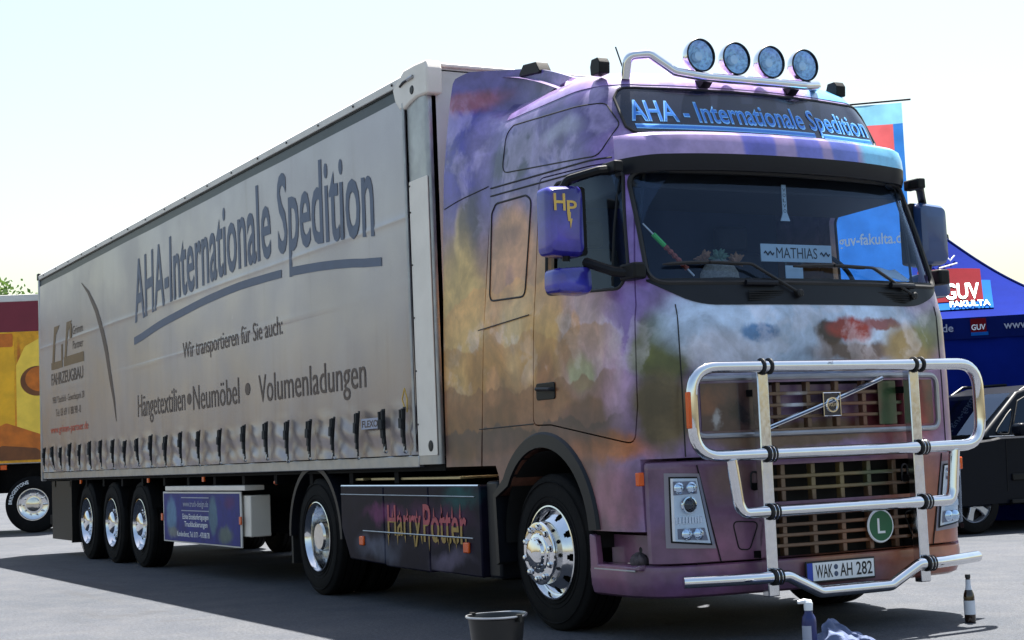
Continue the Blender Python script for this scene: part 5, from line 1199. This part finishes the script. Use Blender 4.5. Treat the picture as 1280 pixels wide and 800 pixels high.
text('logo_letters', 'GUV', .0, .46, .64, .44, lambda u, v: on_roof(u, v, .030), 'print_white', tent, .02)
text('logo_letters', 'FAKULTA', .06, .58, .37, .19, lambda u, v: on_roof(u, v, .030), 'print_white', tent, .02)
MB().tube([on_roof(-.16+.03*i, 1.60+.05*sin(i*1.9)+.012*i, .03) for i in range(12)], .012, 5).build('script_mark', 'print_white', tent); MB().tube([on_roof(-.05, 1.50, .03), on_roof(.2, 1.60, .03)], .014, 5).build('script_line', 'print_white', tent)
vf = lambda u, v: (u, -H-.034, v)
MB().box(.30, .50, -H-.035, -H-.028, 2.50, 2.68).build('valance_logo', 'tent_red', tent); MB().box(.30, .52, -H-.0345, -H-.028, 2.455, 2.50).build('valance_logo_base', 'tent_sky', tent)
text('valance_letters', 'GUV', .31, .49, 2.53, .07, lambda u, v: (u, -H-.038, v), 'print_white', tent, .02)
text('valance_letters', 'www.guv-fakulta.de', .72, 1.85, 2.525, .10, vf, 'print_silver', tent, .01)
text('valance_letters', 'www.guv-fakulta.de', -1.12, .08, 2.525, .10, vf, 'print_silver', tent, .01)

# ================================================================== BANNER FLAG
fr_ = math.atan2(.7, .61)
fg = thing('banner_flag', 'tall blue and red banner flag on a pole standing behind the cab', 'flag', loc=(-6.28, 6.35, 0), rz=fr_)
MB().tube([(0, 0, 0), (0, 0, 5.35)], [.035, .025], 12).build('pole', 'pole_grey', fg)
MB().tube([(-.02, 0, 5.265), (1.16, 0, 5.27)], .012, 8).build('crossbar', 'dark_trim', fg)
FW, FH = .98, 3.0
def flag_pt(u, v): return (.07+FW*u, .035*sin(9*u+1.5*v)*(.25+v)+.02*sin(17*u-2*v)*v, 5.24-FH*v)
def flag_zone(u0, u1, v0, v1, nm, mt, off=0): 
    def fn(a, b): p = flag_pt(u0+(u1-u0)*a, v0+(v1-v0)*b); return (p[0], p[1]-off, p[2])
    return MB().grid(fn, 24, 20).build(nm, mt, fg, smooth=70)
flag_zone(0, 1, .0, .085, 'cloth_top', 'flag_cyan'); flag_zone(0, .88, .085, .26, 'cloth_emblem', 'flag_red'); flag_zone(.88, 1, .085, .26, 'cloth_edge', 'flag_blue'); flag_zone(0, 1, .26, 1, 'cloth', 'flag_blue')
def flag_text(u, v): 
    uu = (u-.07)/FW; vv = (5.24-v)/FH; p = flag_pt(uu, vv); return (p[0], p[1]-.012, p[2])
text('flag_letters', 'guv-fakulta.de', .20, 1.03, 3.52, .13, flag_text, 'print_white', fg, .02)
MB().lathe([(.30, 0), (.32, .03), (.30, .07), (.06, .09), (.05, .12), (.0005, .12)], 'z', 24).build('base', 'chassis', fg)

# ================================================================== YELLOW LORRY FAR BEHIND
ya = math.atan2(.8808, .47165)
yl = thing('box_lorry', 'lorry with yellow advertising panels and dark red top band parked behind the trailer', 'truck', loc=(-23.75, .40, 0), rz=ya)
ad = [((-.62, 0, 3.2), (.34, 2, 1.0), (236, 186, 40), .15, 1), ((-1.35, 0, 3.1), (.36, 2, 1.0), (228, 168, 24), .15, 1), ((-.95, 0, 2.9), (.06, 2, .9), (170, 84, 12), .6, .8), ((-.22, 0, 3.3), (.06, 2, .7), (176, 84, 14), .6, .8), ((.15, 0, 2.9), (.42, 2, .40), (168, 92, 26), .35, .95), ((.05, 0, 3.0), (.30, 2, .24), (216, 160, 60), .5, .9),
      ((-.5, 0, 2.2), (.9, 2, .4), (214, 130, 22), .8, .9), ((-.3, 0, 1.75), (1.2, 2, .25), (150, 74, 24), .8, .9), ((-1.2, 0, 2.5), (.3, 2, .5), (190, 110, 24), .8, .8), ((.5, 0, 3.6), (.5, 2, .5), (222, 170, 50), .4, 1), ((-3, 0, 2.6), (1, 2, .8), (230, 180, 50), .6, 1), ((-4.5, 0, 2.4), (.8, 2, .8), (200, 120, 26), .6, 1)]
MATS.pop('advert_box'); blobs_mat('advert_box', (214, 150, 14), ad, rough=.5, coat=.0, warp=.12, wscale=2)
MB().box(-6.5, 1.2, .02, 2.5, 1.38, 4.62).build('box_body', 'white_paint', yl, bevel=.02)
MB().box(-6.48, 1.18, -.005, .015, 1.40, 4.02).build('advert_panel', 'advert_box', yl)
MB().box(-6.48, 1.18, -.005, .015, 4.025, 4.63).build('top_band', 'maroon', yl)
mat('ad_yellow', (232, 172, 24), .5, var=.14, scale=2.5); mat('ad_light', (240, 200, 70), .5, var=.1, scale=3); mat('ad_orange', (196, 104, 18), .5, var=.2, scale=4); mat('ad_brown', (112, 62, 22), .5, var=.2, scale=4)
def adp(P, mt, off): MB().prism(P, 'y', -.005-off, -.005).build('advert_print', mt, yl)
for j in (-3.4, -2.2, -.98):
    adp(round_poly([(j, 1.75), (j+.66, 1.75), (j+.66, 3.80), (j+.60, 4.0), (j+.06, 4.0), (j, 3.80)], .06), 'ad_yellow', .003); adp(rrect(j+.02, j+.64, 3.72, 3.99, .04), 'ad_orange', .005); adp(rrect(j+.08, j+.20, 1.9, 3.6, .05), 'ad_light', .005)
adp(round_poly([(-.28, 1.8), (1.0, 1.8), (1.0, 3.9), (.35, 3.96), (-.10, 3.72), (-.28, 3.35)], .12), 'ad_light', .004)
adp([(.14+.34*cos(t*pi/18), 3.02+.30*sin(t*pi/18)) for t in range(36)], 'ad_brown', .006); adp([(.20+.30*cos(t*pi/18), 3.06+.25*sin(t*pi/18)) for t in range(36)], 'ad_orange', .008)
adp(round_poly([(-1.2, 1.5), (.9, 1.45), (.9, 2.0), (.2, 1.95), (-.5, 2.2), (-1.2, 1.85)], .1), 'ad_orange', .006); adp(round_poly([(-.9, 1.45), (.4, 1.45), (.1, 1.68), (-.6, 1.75)], .08), 'ad_brown', .008)
MB().box(-6.5, 1.2, -.012, .02, 4.63, 4.77).build('roof_edge', 'white_paint', yl, bevel=.01)
MB().box(-6.3, -.72, .05, .12, .45, 1.32).build('side_skirt', 'advert_box', yl, bevel=.01)
MB().box(-6.4, 1.2, .3, 2.2, .8, 1.37).build('chassis_frame', 'chassis', yl)
MB().box(-.62, -.50, -.02, .02, 1.27, 1.36).build('side_marker', 'amber', yl)
def y_wheel(x, y, s):
    w_ = bpy.data.objects.new('wheel', None); col.objects.link(w_); w_.parent = yl; w_.location = (x, y, .52); w_.rotation_euler = (0, 0, 0 if s < 0 else pi)
    return w_
yw = y_wheel(.0, .03, -1)
ty = MB().lathe(tyre_profile(.56, .30, .31), 'y', 64, (0, .15, 0)).build('tyre', 'tyre', yw)
rm = MB().lathe([(.325, .02), (.32, .0), (.305, .0), (.295, .03), (.26, .05), (.17, .06), (.10, .05)], 'y', 64).build('rim', 'polished', yw); MB().lathe([(.14, .06), (.13, -.02), (.05, -.04), (.0005, -.04)], 'y', 32).build('hub', 'hubcap', yw)
nuts(yw, 'chrome', .20, .055, 10, .018, .05)
yw.location = (.0, .03, .56)
for (x, y, s) in ((-4.8, .03, -1), (.0, 2.45, 1), (-4.8, 2.45, 1)):
    o = copy_tree(yw, yl); o.location = (x, y, .56); o.rotation_euler = (0, .3, 0 if s < 0 else pi)
def ring_text(s, r0, cap, a0, a1, parent):
    v, f = text_mesh(s, 1.05, .02); x0 = min(p[0] for p in v); x1 = max(p[0] for p in v); ks = cap/cap_h()
    MB().add([((r0+p[1]*ks)*cos(a0+(a1-a0)*(p[0]-x0)/(x1-x0)), -.006, (r0+p[1]*ks)*sin(a0+(a1-a0)*(p[0]-x0)/(x1-x0))) for p in v], f).build('tyre_letters', 'print_white', parent, smooth=0, recalc=False)
ring_text('BRIDGESTONE', .42, .065, radians(178), radians(100), yw)

# ================================================================== TREE FAR BEHIND
tree = thing('broadleaf_tree', 'green leafy tree showing above the roof of the yellow lorry', 'tree', loc=(-51.5, 3.3, .0))
MB().tube([(0, 0, 0), (.1, .05, 2.0), (.0, .1, 4.2), (.2, .0, 6.2)], [.30, .24, .17, .08], 10).build('trunk', 'bark', tree)
R_ = random.Random(11); m = MB(); lb2 = MB()
cl = []
for i in range(34):
    a = R_.uniform(0, 2*pi); b = R_.uniform(-.5, 1.4); r = R_.uniform(.4, 1.0); c = Vector((2.6*r*cos(a)*cos(b), 2.6*r*sin(a)*cos(b), 6.9+2.0*r*sin(b))); cl.append(c)
    if i % 2 == 0: lb2.tube([(0, .05, 3.4+.08*i), (c.x*.5, c.y*.5, (c.z+4.6)/2+.3), tuple(c)], [.09, .05, .015], 6)
for c in cl:
    for _ in range(150):
        d = Vector((R_.gauss(0, 1), R_.gauss(0, 1), R_.gauss(0, .8)))*.36; p = c+d; s_ = R_.uniform(.07, .14)
        u = Vector((R_.uniform(-1, 1), R_.uniform(-1, 1), R_.uniform(-1, 1))).normalized(); v_ = u.orthogonal().normalized()
        m.add([p-u*s_, p+v_*s_*.55, p+u*s_, p-v_*s_*.55], [(0, 1, 2, 3)])
m.build('crown', 'leaves', tree, smooth=0, recalc=False); lb2.build('limbs', 'bark', tree)
